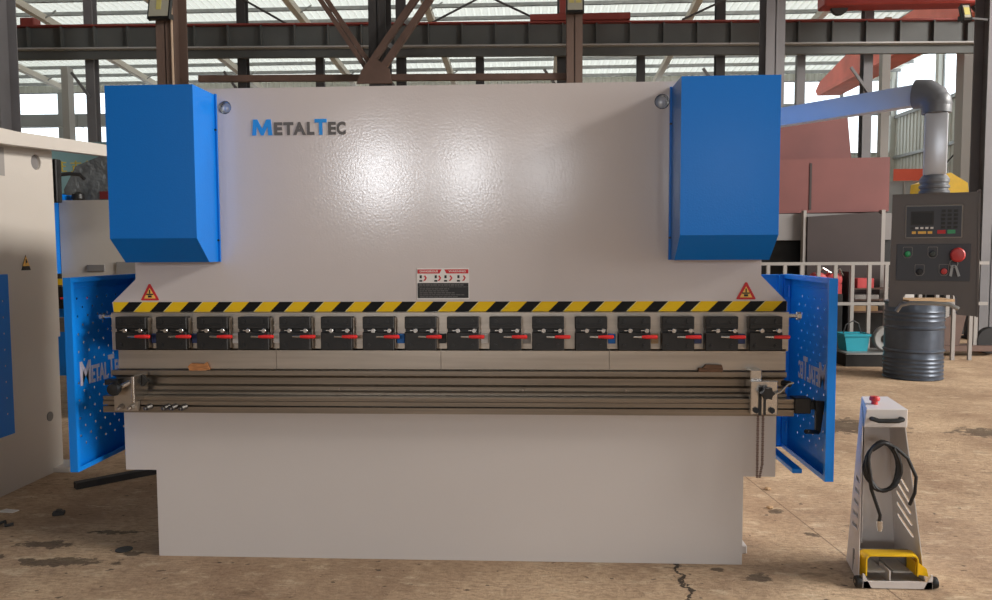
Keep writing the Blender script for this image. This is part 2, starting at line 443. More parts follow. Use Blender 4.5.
# right wall with a window band below the eaves and the open loading door near the front
wr = MB()
corr_sheet(wr, 'Y', 1, YB, 0, 7.2, XR)
corr_sheet(wr, 'Y', YF, -9.5, 0, 7.2, XR)
corr_sheet(wr, 'Y', -9.5, 1, 6.3, 7.2, XR)
for y in (-20, -16, -12, 1, 4, 8, 12, 16, 20, 24, 28, 32): wr.box(XR-.25, XR, y-.12, y+.12, 0, roof_z(y)-.3)
corr_sheet(wr, 'Y', YF, YB, 9.55, 13.6, XR)
wr = wr.build('wall_right', M['cladding'], smooth=False); tag(wr, kind='structure')
for z in (1.8, 3.6, 5.4, 7.15):
    MB().box(XR-.12, XR-.05, 4, YB-.1, z-.06, z+.06).build('girt', M['galv'], wr, smooth=False)
for (ya, za, yc, zc) in ((29.5, 3.6, 25.8, 5.4), (25.8, 5.4, 22, 7.1)):
    MB().cyl((XR-.15, ya, za), (XR-.15, yc, zc), .03, 8).build('brace_rod', M['col_dark'], wr)
for y in range(4, 32, 4): window(y+.12, y+3.88, 7.2, 9.55, 'X', XR-.05)
wl = MB(); corr_sheet(wl, 'Y', YF, YB, 0, 13.6, XL)
wl = wl.build('wall_left', M['cladding_dark'], smooth=False); tag(wl, kind='structure')
# front wall behind the camera with its high windows
wf = MB()
zs = (2.9, 4.6); edges = [XL]
for wx, ww, _ in FRONT_WIN: edges += [wx-ww/2, wx+ww/2]
edges.append(XR)
wf.box(XL, XR, YF-.1, YF+.1, 0, zs[0]).box(XL, XR, YF-.1, YF+.1, zs[1], 13.6)
for i in range(0, len(edges), 2): wf.box(edges[i], edges[i+1], YF-.1, YF+.1, zs[0], zs[1])
wf = wf.build('wall_front', M['dark_wall'], smooth=False); tag(wf, kind='structure')

# ================================================================== STEELWORK
def hcol(x0, x1, y, h, m, label, depth=.5, extra=None, group='steel columns of the near row'):
    """I-section column: flanges face the viewer, recessed web between them"""
    cx = (x0+x1)/2; w = x1-x0
    t = thing('steel_column', label, 'column', (cx, y+depth/2, 0), group=group)
    b = MB().box(-w/2, w/2, -depth/2, -depth/2+.02, 0, h).box(-w/2, w/2, depth/2-.02, depth/2, 0, h).box(-.008, .008, -depth/2, depth/2, 0, h)
    b.build('shaft', m, t, smooth=False)
    MB().box(-w/2-.08, w/2+.08, -depth/2-.08, depth/2+.08, 0, .03).build('base_plate', M['col_dark'], t, smooth=False)
    return t
H9 = roof_z(9)-.45
hcol(-9.12, -8.80, 9, H9, M['col_grey'], 'grey steel column at the left edge above the white machine')
t = hcol(-6.14, -5.84, 9, H9, M['col_brown'], 'wide rust-brown steel column behind the left blue cover, pale conduit on its edge')
MB().cyl((.13, -.28, 1.6), (.13, -.28, 9), .02, 8).build('conduit', M['pipe_tan'], t)
hcol(-2.66, -2.38, 9, H9, M['col_dark'], 'dark steel column rising behind the crossing brown struts')
t = hcol(.50, .75, 9, H9, M['col_brown'], 'plain brown steel column behind the middle of the machine, floodlight on it', .3)
t = hcol(3.60, 3.89, 9, H9, M['col_grey'], 'grey steel column rising behind the right blue cover', .4)
hcol(6.97, 7.27, 9, H9, M['col_grey'], 'large grey steel column at the right edge behind the control box', .42)
# crane runway beam
t = thing('crane_runway_beam', 'long grey crane beam with red top flange crossing the whole hall', 'crane beam', (-1.1, 12.1, 5.4), R(2.5))
zb, zt = 0, .50
xa, xb = -14.5, 11.5
MB().box(xa, xb, -.01, .01, zb+.09, zt-.0).build('web', M['beam'], t, smooth=False)
MB().box(xa, xb, -.13, .13, zt, zt+.03).build('top_flange', M['beam_red'], t, smooth=False)
MB().box(xa, xb, -.13, .13, zb+.06, zb+.09).build('bottom_flange', M['beam_light'], t, smooth=False)
MB().box(xa, xb, .02, .10, zb-.10, zb+.055).build('tie_channel', M['beam'], t, smooth=False)
x = xa+.3
while x < xb:
    MB().box(x-.012, x+.012, -.12, -.012, zb+.092, zt-.002).build('stiffener', M['beam'], t, smooth=False); x += .66
# columns and posts below the runway beam
for (x, lab) in ((-9.1, 'thick grey post with angled brackets at the far left, left of the blue cover'),
                 (-5.98, 'thick dark post with knee bracket, next right of the wide brown column'),
                 (-2.74, 'thick dark post just right of the crossing struts'),
                 (.54, 'thick dark post partly hidden by the floodlit brown column'),
                 (3.76, 'thick dark post with knee brackets above the right blue cover'),
                 (6.75, 'thick grey post in front of the slanting red girder')):
    p = thing('beam_post', lab, 'post', (x, 12.62+.0436*(x+1.1), 0), 0, 'posts carrying the crane beam')
    MB().box(-.09, .09, -.10, -.085, 0, 10.2).box(-.09, .09, .085, .10, 0, 10.2).box(-.01, .01, -.085, .085, 0, 10.2).build('shaft', M['col_grey'] if x > 5 or x < -9 else M['col_dark'], p, smooth=False)
    k = MB()
    k.bar((.0, -.135, 4.62), (-.36, -.135, 5.12), .04, .05)
    k.build('knee_bracket', M['col_grey'], p, smooth=False)
for x, lab in ((-4.44, 'thin dark post seen above the name lettering'), (-1.14, 'thin dark post above the centre of the ram'),
               (2.17, 'thin dark post above the right part of the ram'), (5.45, 'thin grey post right of the right blue cover')):
    p = MB().box(-.085, .085, -.06, .06, 0, 5.42).build('thin_post', M['col_dark'] if x < 5 else M['col_grey'], None, (x, 12.75+.0436*(x+1.1), 0), smooth=False)
    tag(p, lab, 'post', 'thin posts under the crane beam')
# brown lattice of the near frame
tr = MB().bar((-5.53, 9.2, 4.30), (.50, 9.2, 4.24), .09, .10).build('tie_beam', M['strut'], smooth=False)
tag(tr, 'thin horizontal brown tie beam just above the ram between the brown columns', 'tie beam')
def strut(p0, p1, w, gap, lab):
    t = thing('brace_strut', lab, 'brace', p0)
    p0, p1 = Vector(p0), Vector(p1); d = (p1-p0)
    n = Vector((-d.z, 0, d.x)).normalized()
    for s in (-1, 1):
        MB().bar(n*s*gap/2, d+n*s*gap/2, .1, w).build('angle', M['strut'], t, smooth=False)
    for f in (.25, .45, .65, .85):
        MB().bar(d*f-n*gap/2+Vector((0, .04, 0)), d*f+n*gap/2+Vector((0, .04, 0)), .02, .07).build('batten_plate', M['galv'], t, smooth=False)
    return t
strut((-2.52, 8.85, 4.20), (-3.62, 8.85, 5.85), .075, .085, 'brown brace slanting up to the left from the gusset')
strut((-2.58, 8.75, 4.22), (-1.28, 8.75, 6.0), .10, .19, 'wide double brown brace slanting up to the right from the gusset')
g = MB().prism([(-2.78, 4.06), (-2.22, 4.06), (-2.26, 4.28), (-2.44, 4.42), (-2.56, 4.44), (-2.70, 4.26)], 'Y', 8.62, 8.66).build('gusset_plate', M['strut'], smooth=False)
tag(g, 'dark brown gusset plate where the crossing braces meet above the ram', 'steel plate')
for p0, p1, lab in (((-2.15, 12.3, 5.98), (-.98, 12.3, 6.55), 'thin rod rising right, left half of the inverted V above the beam'),
                    ((-.98, 12.35, 6.55), (.20, 12.35, 5.98), 'thin rod falling right, right half of the inverted V above the beam'),
                    ((2.9, 12.3, 5.98), (4.3, 12.3, 6.6), 'thin dark rod beside the right grey column above the beam'),
                    ((-5.9, 12.3, 6.55), (-4.9, 12.3, 5.98), 'thin dark rod falling right beside the wide brown column')):
    tag(MB().cyl(p0, p1, .022, 8).build('sag_rod', M['col_dark']), lab, 'rod', 'sag rods above the crane beam')
# small red end blocks and rail on top of the runway
t = thing('red_rail_stop', 'red steel rail piece lying on the runway beam behind the brown column', 'rail stop', (.9, 12.1, 5.94))
MB().box(-1.0, .95, -.1, .1, 0, .12).build('rail', M['beam_red'], t, smooth=False)
MB().box(-.42, -.1, -.12, .12, .12, .42).build('block', M['beam_red'], t, smooth=False)
t = MB().box(-.16, .14, -.12, .12, 0, .26, .02).build('red_end_block', M['beam_red'], None, (-10.25, 12.1, 5.94))
tag(t, 'small red block on top of the runway beam at far left', 'rail stop')
# overhead crane, upper right
t = thing('overhead_crane', 'red overhead travelling crane bridge riding the beam at top right', 'crane', (7.2, 9, 6.19))
MB().box(-1.45, -.65, -6, 3.4, .12, 1.0).build('girder', M['crane_red'], t, smooth=False)
MB().box(.25, 1.35, -6, 3.4, .12, 1.1).build('girder', M['crane_red'], t, smooth=False)
MB().box(-1.7, 1.7, 2.85, 3.28, -.12, .42, .03).build('end_carriage', M['crane_red'], t, smooth=False)
for s in (-1.35, -.55, .6, 1.2):
    MB().bar((s-.3, 3.0, .05), (s+.3, 1.2, .08), .12, .08).build('cross_brace', M['beam_light'], t, smooth=False)
for a_ in (-1.5, .6): MB().box(-.65, .25, a_, a_+.2, .13, .33).build('cross_member', M['col_dark'], t, smooth=False)
for s in (-1.35, 1.3):
    MB().lathe([(.14, -.05), (.16, -.05), (.16, .05), (.14, .05)], (s, 3.08, -.09), 20, 'Y').build('wheel', M['col_dark'], t)
# slanting (in view) far girder
t = thing('far_crane_girder', 'salmon-red crane girder with tapered end seen beyond the beam at right', 'crane girder', (10.6, 14, 6.9))
MB().prism([(0, .05), (0, 1.0), (8.8, 1.0), (11.6, .55), (12, .3), (11.8, .1)], 'X', -.35, .45).build('box_girder', M['crane_salmon'], t, smooth=False)
MB().box(-.5, -.36, 2, 11.2, .0, .12).build('lower_rail', M['crane_salmon'], t, smooth=False)
MB().prism([(0, 1.02), (0, 1.12), (8.6, 1.12), (8.6, 1.02)], 'X', -.2, .3).build('cable_tray', M['galv'], t, smooth=False)
# right side columns further back
p = MB().box(-.17, .17, -.2, .2, 0, 9.6).build('far_column', M['rail_grey'], None, (11.5, 18.2, 0), smooth=False); tag(p, 'pale grey-brown column behind the elbow of the control arm', 'column')
p = MB().box(-.1, .1, -.1, .1, 0, 9.0).build('far_column', M['tan_post'], None, (11.55, 23.2, 0), smooth=False); tag(p, 'slim tan post between red girder and control arm', 'column')
p = MB().box(-.1, .1, -.1, .1, 0, 6.5).build('far_column', M['rail_grey'], None, (8.85, 17.0, 0), smooth=False); tag(p, 'slim pale post left of the tan post under the red girder', 'column')
# posts at far left in front of the windows
p = MB().box(-.14, .14, -.2, .2, 0, 9.0).build('far_column', M['rail_grey'], None, (-19.2, 28, 0), smooth=False); tag(p, 'slim pale post in front of the far left windows', 'column')
p = thing('wall_duct', 'grey horizontal duct crossing the far left windows', 'duct', (-20, 29.5, 6.85))
MB().box(-4.5, 4.8, -.2, .2, 0, .42).build('duct_body', M['cladding_dark'], p, smooth=False)
for x in (-2.6, .4): MB().box(x-.02, x+.02, -.22, .22, -.02, .44).build('duct_joint', M['galv'], p, smooth=False)

# floodlights
def flood(loc, w, h, lab, tilt, ledc=2):
    t = thing('floodlight', lab, 'floodlight', loc, 0, 'floodlights on the columns')
    q = Matrix.Rotation(R(tilt), 4, 'X')
    MB().box(-w/2, w/2, -.03, .05, 0, h, .006, mtx=q).build('housing', M['black_plastic'], t)
    MB().box(-w/2+.025, w/2-.025, -.036, -.028, .04, h-.03, mtx=q).build('lens', M['lamp_glass'], t)
    for k in range(ledc):
        x = (-.5+(k+.5)/ledc)*(w-.06)
        MB().box(x-.04, x+.04, -.042, -.034, h*.3, h*.75, mtx=q).build('led_cell', M['lamp_cell'], t)
    MB().box(-w/2, -w/2+.015, .05, .14, .02, .1).box(w/2-.015, w/2, .05, .14, .02, .1).build('bracket', M['col_dark'], t)
    return t
flood((-5.98, 8.78, 5.15), .36, .5, 'black floodlight facing down high on the wide brown column', -14, 1)
flood((.62, 8.80, 5.12), .28, .5, 'black floodlight with two square cells on the plain brown column', -8, 2)
t = flood((6.52, 8.78, 4.88), .14, .28, 'small dark floodlight at top right by the edge column', -20, 1)
MB().bar((.03, .12, .08), (.46, .26, .08), .03, .03).build('bracket_arm', M['col_dark'], t)

# ================================================================== PRESS BRAKE (main machine)
PB = thing('press_brake', 'large cream hydraulic press brake with two blue cylinder covers and a yellow-black stripe', 'press brake', (0, 0, 0))
# bed
MB().prism([(-1.812, 0), (.967, 0), (.967, .418), (1.112, .418), (1.112, .80), (-1.962, .80), (-1.962, .422), (-1.812, .422)], 'Y', 0, .06).build('bed_plate', M['cream_smooth'], PB, smooth=False)
def side_frame(x0, x1):
    MB().prism([(.065, 0.02), (1.45, 0.02), (1.45, 2.05), (.065, 2.15), (.065, 1.25), (.35, 1.15), (.35, .9), (.065, .8)], 'X', x0, x1).build('side_frame', M['cream_smooth'], PB, smooth=False)
side_frame(-1.72, -1.66); side_frame(.86, .92)
MB().box(.86, 1.025, .13, .26, .0, .04, .004).build('foot_plate', M['cream_smooth'], PB)
MB().box(-1.6, .8, .9, 1.3, 1.3, 1.75, .02).build('oil_tank', M['cream_smooth'], PB)
MB().box(-1.66, .86, .35, .40, .08, .8).build('rear_web', M['cream_smooth'], PB, smooth=False)
# ram with the two lifting holes
ram_out = [(-1.995, 1.1835), (1.151, 1.1835), (1.151, 1.226), (1.033, 1.346), (1.033, 2.2215), (-1.882, 2.2215), (-1.882, 1.338), (-2.0, 1.228)]
holes = [circle(-1.430, 2.135, .031, 24), circle(.581, 2.133, .034, 24)]
MB().plate(ram_out, holes, 'Y', 0, .06).build('ram', M['cream'], PB)
for (cx, cz, r) in ((-1.430, 2.135, .031), (.581, 2.133, .034)):
    MB().lathe([(r-.004, .028), (r*.7, .020), (r*.35, .014), (.001, .012)], (cx, 0, cz), 24, 'Y').build('hole_bright_disc', M['arm'], PB)  # pale domed disc added so the hole looks bright, not black
    MB().lathe([(r-.002, 0.004), (r-.0005, 0.0), (r-.0005, .065), (r-.003, .065), (r-.003, .004)], (cx, -.001, cz), 24, 'Y', False).build('lifting_hole_liner', M['chrome'], PB)
    MB().cyl((cx-.01, .10, cz-.015), (cx+.03, .12, cz-.015), .03, 12).build('pipe_fitting', M['silver'], PB)
# blue cylinder covers
def cover(x0, x1, xin):
    """x0..x1 front face; closed sheet-metal box with a chamfered foot"""
    b = MB().prism([(-.24, 1.527), (-.24, 2.192), (.32, 2.192), (.32, 1.42), (-.115, 1.42)], 'X', x0, x1)
    o = b.build('cylinder_cover', M['blue'], PB, smooth=False)
    w = .009 if xin > 0 else -.009
    e = x1 if xin > 0 else x0
    MB().box(min(e, e+w), max(e, e+w), -.014, -.002, 1.42, 2.195).build('side_flange', M['blue'], o, smooth=False)
    for z in (1.52, 2.03):
        MB().cyl((e+w*.5, -.02, z), (e+w*.5, -.010, z), .005, 10).build('cover_screw', M['black'], o)
    return o
cover(-1.866, -1.474, 1); cover(.622, 1.034, -1)
# name lettering
def LX(px): return -1.302+(px-252)*.004665
for chr_, a, b_, z0_, z1_, m_ in (('M', 251.9, 272.2, 2.004, 2.077, 'blue_ink'), ('E', 274.2, 282.4, 2.004, 2.063, 'grey_ink'), ('T', 283.6, 293.6, 2.004, 2.063, 'grey_ink'),
                              ('A', 293.4, 306.0, 2.004, 2.063, 'grey_ink'), ('L', 307.2, 314.6, 2.004, 2.063, 'grey_ink'), ('T', 315.0, 327, 2.003, 2.076, 'blue_ink'),
                              ('E', 328.4, 336.2, 2.003, 2.062, 'grey_ink'), ('C', 336.8, 346.0, 2.002, 2.063, 'grey_ink')):
    if chr_ == 'M':
        x0_, x1_ = LX(a), LX(b_); w_ = x1_-x0_; t_ = .019; h_ = z1_-z0_; xm = (x0_+x1_)/2
        mb_ = MB().prism([(x0_, z0_), (x0_+t_, z0_), (x0_+t_+.003, z1_-.032), (xm-.006, z0_), (xm+.006, z0_), (x1_-t_-.003, z1_-.032), (x1_-t_, z0_), (x1_, z0_), (x1_-.006, z1_), (x1_-.026, z1_), (xm, z0_+.030), (x0_+.026, z1_), (x0_+.006, z1_)], 'Y', -.003, -.0002)
    else: mb_ = MB().mesh(text_mesh(chr_, LX(a), LX(b_), z0_, z1_, .003, .045, at=-.0015))
    mb_.build('name_letter', M[m_], PB, smooth=False)
# hazard stripe
MB().prism([(-1.994, 1.184), (1.149, 1.184), (1.149, 1.2275), (1.146, 1.2305), (-1.995, 1.2305), (-1.994, 1.2285)], 'Y', -.0015, -.0002).build('hazard_stripe', M['hazard'], PB, smooth=False)
# triangular warning signs
def warn(cx, z0, h):
    w = h*1.12
    o = MB().prism([(cx-w/2, z0+.004), (cx-w/2+.004, z0), (cx+w/2-.004, z0), (cx+w/2, z0+.004), (cx+.004, z0+h), (cx-.004, z0+h)], 'Y', -.0015, -.0002).build('warning_sign', M['red_ink'], PB, smooth=False)
    i = .0095
    MB().prism([(cx-w/2+i*1.6, z0+i), (cx+w/2-i*1.6, z0+i), (cx, z0+h-i*1.9)], 'Y', -.0022, -.0015).build('sign_face', M['amber'], o, smooth=False)
    MB().box(cx-.017, cx+.017, -.0028, -.0022, z0+.026, z0+.032).box(cx-.009, cx+.009, -.0028, -.0022, z0+.014, z0+.024).box(cx-.003, cx+.003, -.0028, -.0022, z0+.033, z0+.05).build('sign_pictogram', M['ink'], o, smooth=False)
warn(-1.815, 1.238, .078); warn(.966, 1.238, .078)
# safety notice
nx0, nx1, nz0, nz1 = -.541, -.298, 1.241, 1.386
nt = MB().box(nx0, nx1, -.0015, -.0002, nz0, nz1).build('safety_notice', M['white'], PB, smooth=False)
nm = (nx0+nx1)/2
MB().prism([(nx0+.003, nz1-.025), (nm-.016, nz1-.025), (nm-.006, nz1-.006), (nx0+.003, nz1-.006)], 'Y', -.0022, -.0015).prism([(nm+.016, nz1-.025), (nx1-.003, nz1-.025), (nx1-.003, nz1-.006), (nm+.006, nz1-.006)], 'Y', -.0022, -.0015).build('red_header', M['red_ink'], nt, smooth=False)
MB().mesh(text_mesh('DANGEROUS', nx0+.014, nm-.024, nz1-.0195, nz1-.0105, .0006, .02, at=-.0025)).mesh(text_mesh('WARNING', nm+.026, nx1-.016, nz1-.0195, nz1-.0105, .0006, .02, at=-.0025)).build('header_lettering', M['white'], nt, smooth=False)
MB().box(nx0+.003, nx1-.003, -.0022, -.0015, nz0+.006, nz0+.076).build('black_field', M['ink'], nt, smooth=False)
for cx in (nx0+.018, nx0+.088, nm+.012, nm+.072):
    MB().box(cx-.005, cx+.005, -.0022, -.0015, nz0+.098, nz0+.112).box(cx-.007, cx+.007, -.0022, -.0015, nz0+.082, nz0+.090).build('pictogram', M['ink'], nt, smooth=False)
for cx in (nx0+.038, nx0+.105, nm+.036, nm+.098):
    MB().prism([(cx-.010, nz0+.084), (cx+.002, nz0+.088), (cx+.008, nz0+.100), (cx, nz0+.112), (cx-.006, nz0+.108), (cx+.001, nz0+.099)], 'Y', -.0022, -.0015).build('pictogram', M['red_ink'], nt, smooth=False)
ln = MB()
for k, (a, b_, h) in enumerate(((.01, .22, .006), (.004, .236, .0025), (.012, .15, .004), (.012, .145, .004), (.012, .175, .004), (.012, .22, .0035), (.012, .19, .0045))):
    z = nz0+.067-k*.0092
    x = nx0+a
    while x < nx0+b_-.004:
        w = random.uniform(.008, .026); ln.box(x, min(x+w, nx0+b_), -.0028, -.0022, z-h/2, z+h/2); x += w+.003
ln.build('small_print', M['grey_ink'], nt, smooth=False)

# clamp carrier bar behind the clamps
cb = MB().box(-1.99, 1.15, -.030, .05, 1.005, 1.182).box(-1.99, 1.15, -.036, -.03, 1.118, 1.124).box(-1.99, 1.15, -.036, -.03, 1.095, 1.100)
cb.build('clamp_carrier', M['steel'], PB, smooth=False)
for s, x in ((-1, -1.99), (1, 1.15)):
    MB().cyl((x, -.03, 1.165), (x+s*.035, -.03, 1.165), .009, 10).cyl((x+s*.035, -.03, 1.165), (x+s*.052, -.03, 1.165), .018, 6).build('end_bolt', M['silver'], PB)
# sixteen quick clamps
def make_clamp():
    w = .145
    b = MB().box(0, w, -.082, -.036, 1.110, 1.1665, .003).box(.003, w-.003, -.074, -.036, 1.096, 1.112).box(0, w, -.086, -.036, 1.013, 1.097, .003)
    b.box(.006, w-.006, -.088, -.08, 1.128, 1.132)
    c = b.build('tool_clamp', M['black'], PB)
    for x in (.028, w-.028):
        MB().cyl((x, -.088, 1.146), (x, -.080, 1.146), .0085, 12).build('socket_bolt', M['black_plastic'], c)
        MB().cyl((x, -.091, 1.036), (x, -.084, 1.036), .0075, 12).build('socket_bolt', M['black_plastic'], c)
    for x in (.052, .126):
        MB().lathe([(.009, -.006), (.0105, -.004), (.0105, .01), (.001, .01)], (x, -.094, 1.104), 14, 'Y').build('adjusting_screw', M['silver'], c)
        MB().box(x-.026, x-.010, -.090, -.084, 1.1025, 1.1065).build('scale_mark', M['silver'], c)
    MB().cyl((.066, -.096, 1.077), (.106, -.099, 1.077), .0045, 10, .006).build('lever_shaft', M['silver'], c)
    MB().lathe([(.002, 0), (.0062, .003), (.0082, .03), (.009, .066), (.007, .072), (.001, .073)], (.100, -.100, 1.077), 12, 'X').build('lever_grip', M['clamp_red'], c)
    MB().box(w, w+.004, -.06, -.036, 1.02, 1.16).build('side_wedge', M['steel'], c)
    return c
c0 = make_clamp()
for i in range(16):
    c = c0 if i == 0 else copy_tree(c0, PB)
    c.location = (-1.945+.1938*i, 0, 0)
gap = {0: 'gnavy', 1: 'gnavy', 2: 'white', 3: 'white', 6: 'blue', 7: 'black', 8: 'white', 9: 'rail_grey', 11: 'blue', 12: 'cardboard', 13: 'gnavy', 14: 'gnavy'}
M['gnavy'] = mat('navy_plastic', srgb(40, 56, 104), .4)
for i, k in gap.items():
    x = -1.945+.1938*i+.152
    MB().box(x, x+.034, -.044, -.030, 1.04, 1.085, .002).build('tool_insert', M[k], PB)
# punch segments
for x0, x1 in ((-1.962, -1.205), (-1.203, -.43), (-.428, .345), (.347, 1.14)):
    MB().prism([(-.030, 1.014), (.015, 1.014), (.015, .955), (-.004, .915), (-.024, .912), (-.030, .918)], 'X', x0, x1).build('punch_segment', M['steel'], PB, smooth=False)
# die and its holder
die = [(-.048, .911), (-.020, .911), (-.006, .890), (.008, .911), (.035, .911), (.035, .80), (-.055, .80), (-.055, .812), (-.030, .818), (-.030, .834), (-.008, .842), (-.008, .872), (-.048, .890)]
MB().prism(die, 'X', -1.990, 1.140).build('lower_die', M['steel_dark'], PB, smooth=False)
# front rail with T slot
rail = [(-.10, .798), (-.03, .798), (-.03, .722), (-.10, .722), (-.10, .750), (-.075, .750), (-.075, .744), (-.06, .744), (-.06, .766), (-.075, .766), (-.075, .758), (-.10, .758), (-.10, .776), (-.094, .778), (-.094, .784), (-.10, .786)]
MB().prism(rail, 'X', -2.006, 1.158).build('front_rail', M['steel_dark'], PB, smooth=False)
MB().box(-1.99, 1.14, -.03, .055, .722, .80).build('die_holder', M['steel_dark'], PB, smooth=False)
for x in (-.05, .42, -.9): MB().cyl((x, -.058, .826), (x, -.046, .826), .004, 8).build('set_screw', M['silver'], PB)
# bolts lying in the slot at the left
for x in (-1.785, -1.70, -1.665, -1.62):
    MB().cyl((x-.006, -.118, .748), (x+.008, -.098, .752), .0135, 12).cyl((x-.012, -.128, .745), (x-.006, -.118, .748), .008, 6).build('slot_bolt', M['oily_bolt'], PB)
# left backstop bracket
lb = MB().prism([(-1.938, .735), (-1.828, .735), (-1.826, .862), (-1.90, .862), (-1.938, .84)], 'Y', -.125, -.104).build('stop_bracket', M['steel'], PB, smooth=False)
MB().box(-1.822, -1.808, -.19, -.06, .785, .905, .002).build('stop_plate', M['silver'], lb)
MB().prism([(-1.806, .90), (-1.780, .873), (-1.806, .848)], 'Y', -.12, -.10).build('pointer', M['black'], lb, smooth=False)
MB().lathe([(.004, -.05), (.026, -.048), (.032, -.03), (.026, -.012), (.012, -.01), (.012, .03)], (-1.905, -.15, .846), 12, 'Y').build('knob', M['black_plastic'], lb)
MB().cyl((-1.89, -.15, .850), (-1.850, -.14, .872), .011, 10).build('knob_shaft', M['silver'], lb)
for x in (-1.905, -1.855): MB().cyl((x, -.14, .752), (x+.006, -.122, .756), .013, 10).cyl((x-.006, -.152, .750), (x, -.14, .752), .007, 6).build('bracket_screw', M['steel'], lb)
MB().box(-2.02, -1.955, -.06, -.02, .842, .868, .003).build('end_stop', M['black'], PB)
# right carriage
rc = MB().box(.928, 1.046, -.135, -.10, .735, .885, .003).box(.935, .985, -.10, -.02, .80, .93, .003).build('feed_carriage', M['silver'], PB)
star = [((.030 if k % 2 == 0 else .022)*math.cos(k*math.pi/6), (.030 if k % 2 == 0 else .022)*math.sin(k*math.pi/6)) for k in range(12)]
MB().prism([(.990+a, .838+c_) for a, c_ in star], 'Y', -.185, -.155).cyl((.990, -.155, .838), (.990, -.13, .838), .01, 10).build('star_knob', M['black_plastic'], rc)
MB().box(.962, .974, -.142, -.134, .735, .86).box(.985, .993, -.142, -.134, .735, .86).build('carriage_slot', M['black_plastic'], rc)
for x in (.95, 1.018): MB().cyl((x, -.15, .758), (x+.004, -.134, .752), .013, 6).build('carriage_bolt', M['black_plastic'], rc)
MB().tube([(1.01, -.15, .828), (1.05, -.15, .838), (1.085, -.15, .876), (1.108, -.15, .882)], .0045, 8).build('clamp_lever', M['silver'], rc)
MB().cyl((1.075, -.10, .872), (1.10, -.13, .872), .014, 8).build('lever_hub', M['black'], rc)
ch = MB()
for dx in (0, .022):
    for k in range(34):
        z = .735-k*.0085; x = .966+dx*(1-.55*max(0, k-26)/8)
        ch.box(x-.005, x+.005, -.122+(k % 2)*.003, -.114-(k % 2)*.003, z-.0075, z-.001)
ch.build('drive_chain', M['strut'], PB, smooth=False)
for o_ in [rc]+[q for q in PB.children if q.name.startswith('drive_chain')]: o_.location.x += .030
# crank
ck = MB().box(1.158, 1.230, -.11, -.035, .735, .805, .004).box(1.230, 1.262, -.095, -.05, .75, .79, .003).build('crank_handle', M['black'], PB)
MB().prism([(1.248, .795), (1.288, .792), (1.272, .655), (1.262, .645), (1.25, .655)], 'Y', -.115, -.098).build('crank_arm', M['black'], ck, smooth=False)
MB().cyl((1.262, -.107, .652), (1.192, -.16, .668), .010, 12).build('crank_grip', M['black_plastic'], ck)
# side guards
def guard(X, s):
    """perforated sheet swung out at the side; s=-1 left guard, +1 right guard"""
    y0, y1, z0, z1 = -.18, .44, .452, 1.337
    if s < 0: y0, y1, z0, z1 = -.15, .45, .452, 1.350
    holes = []
    for r in range(8):
        for c in range(5):
            y = y0+.10+c*.085+(r % 2)*.042; z = z1-.10-r*.042
            if y < y1-.06: holes.append(circle(y, z, .0068, 6))
    for r in range(8):
        for c in range(5):
            y = y0+.09+c*.085+(r % 2)*.042; z = z0+.40-r*.042
            if y < y1-.06: holes.append(circle(y, z, .0068, 6))
    o = MB().plate([(y0, z0), (y1, z0), (y1, z1), (y0, z1)], holes, 'X', X, X+s*.002).build('side_guard', M['blue_guard'], PB, smooth=False)
    b = MB(); a, d = (X-s*.035, X+s*.002) if s > 0 else (X-s*.035, X+s*.002)
    lo, hi = min(a, d), max(a, d)
    b.box(lo, hi, y0-.002, y0+.0, z0, z1).box(lo, hi, y0, y1, z1, z1+.002).box(lo, hi, y0, y1, z0-.002, z0).box(lo, hi, y1, y1+.002, z0, z1)
    xi = X-s*.035
    for q in ((y0, y0+.02, z0, z1), (y0+.02, y1, z1-.02, z1), (y0+.02, y1, z0, z0+.02), (y1-.02, y1, z0+.02, z1-.02)):
        b.box(min(xi, xi+s*.002), max(xi, xi+s*.002), *q)
    b.build('folded_rim', M['blue_guard'], o, smooth=False)
    MB().box(min(X-s*.006, X-s*.001), max(X-s*.006, X-s*.001), y0+.04, y1-.05, z1-.055, z1-.05).build('stiffening_fold', M['blue_guard'], o, smooth=False)
    for st, u0, u1, w0, w1 in (('M', .10, .19, .835, .95), ('ETAL', .195, .34, .835, .92), ('T', .345, .40, .835, .95), ('EC', .405, .47, .835, .92)):
        MB().mesh(text_mesh(st, y0+u0, y0+u1, w0, w1, .006, .03, 'X', X+s*.001)).build('cutout_inlay', M['cutout_light'], o, smooth=False)  # solid inlay, not cut through; its pale colour imitates light from behind
    # rear leaf joining the guard to the frame
    xa, xb = (1.04, X-.005) if s > 0 else (X+.005, -1.86)
    l = MB().box(xa, xb, y1+.01, y1+.013, z0, z1).box(xa, xb, y1-.02, y1+.013, z1-.003, z1).box(xa, xb, y1-.02, y1+.013, z0, z0+.003)
    xh = X-s*.06
    l.box(xh-.003, xh+.003, y1-.02, y1+.01, z0, z1)
    l.build('guard_leaf', M['blue_guard'], PB, smooth=False)
    xs_ = X-s*.10
    MB().box(xs_-.022, xs_+.022, -.02 if s > 0 else .18, y1, z0-.012, z0+.010, .003).build('guard_support', M['blue_guard'], PB)
guard(1.305, 1); guard(-2.142, -1)
for z in (.55, 1.25):
    MB().cyl((1.298, .44, z-.03), (1.298, .44, z+.03), .009, 10).cyl((-2.135, .45, z-.03), (-2.135, .45, z+.03), .009, 10).build('guard_hinge', M['blue_guard'], PB)

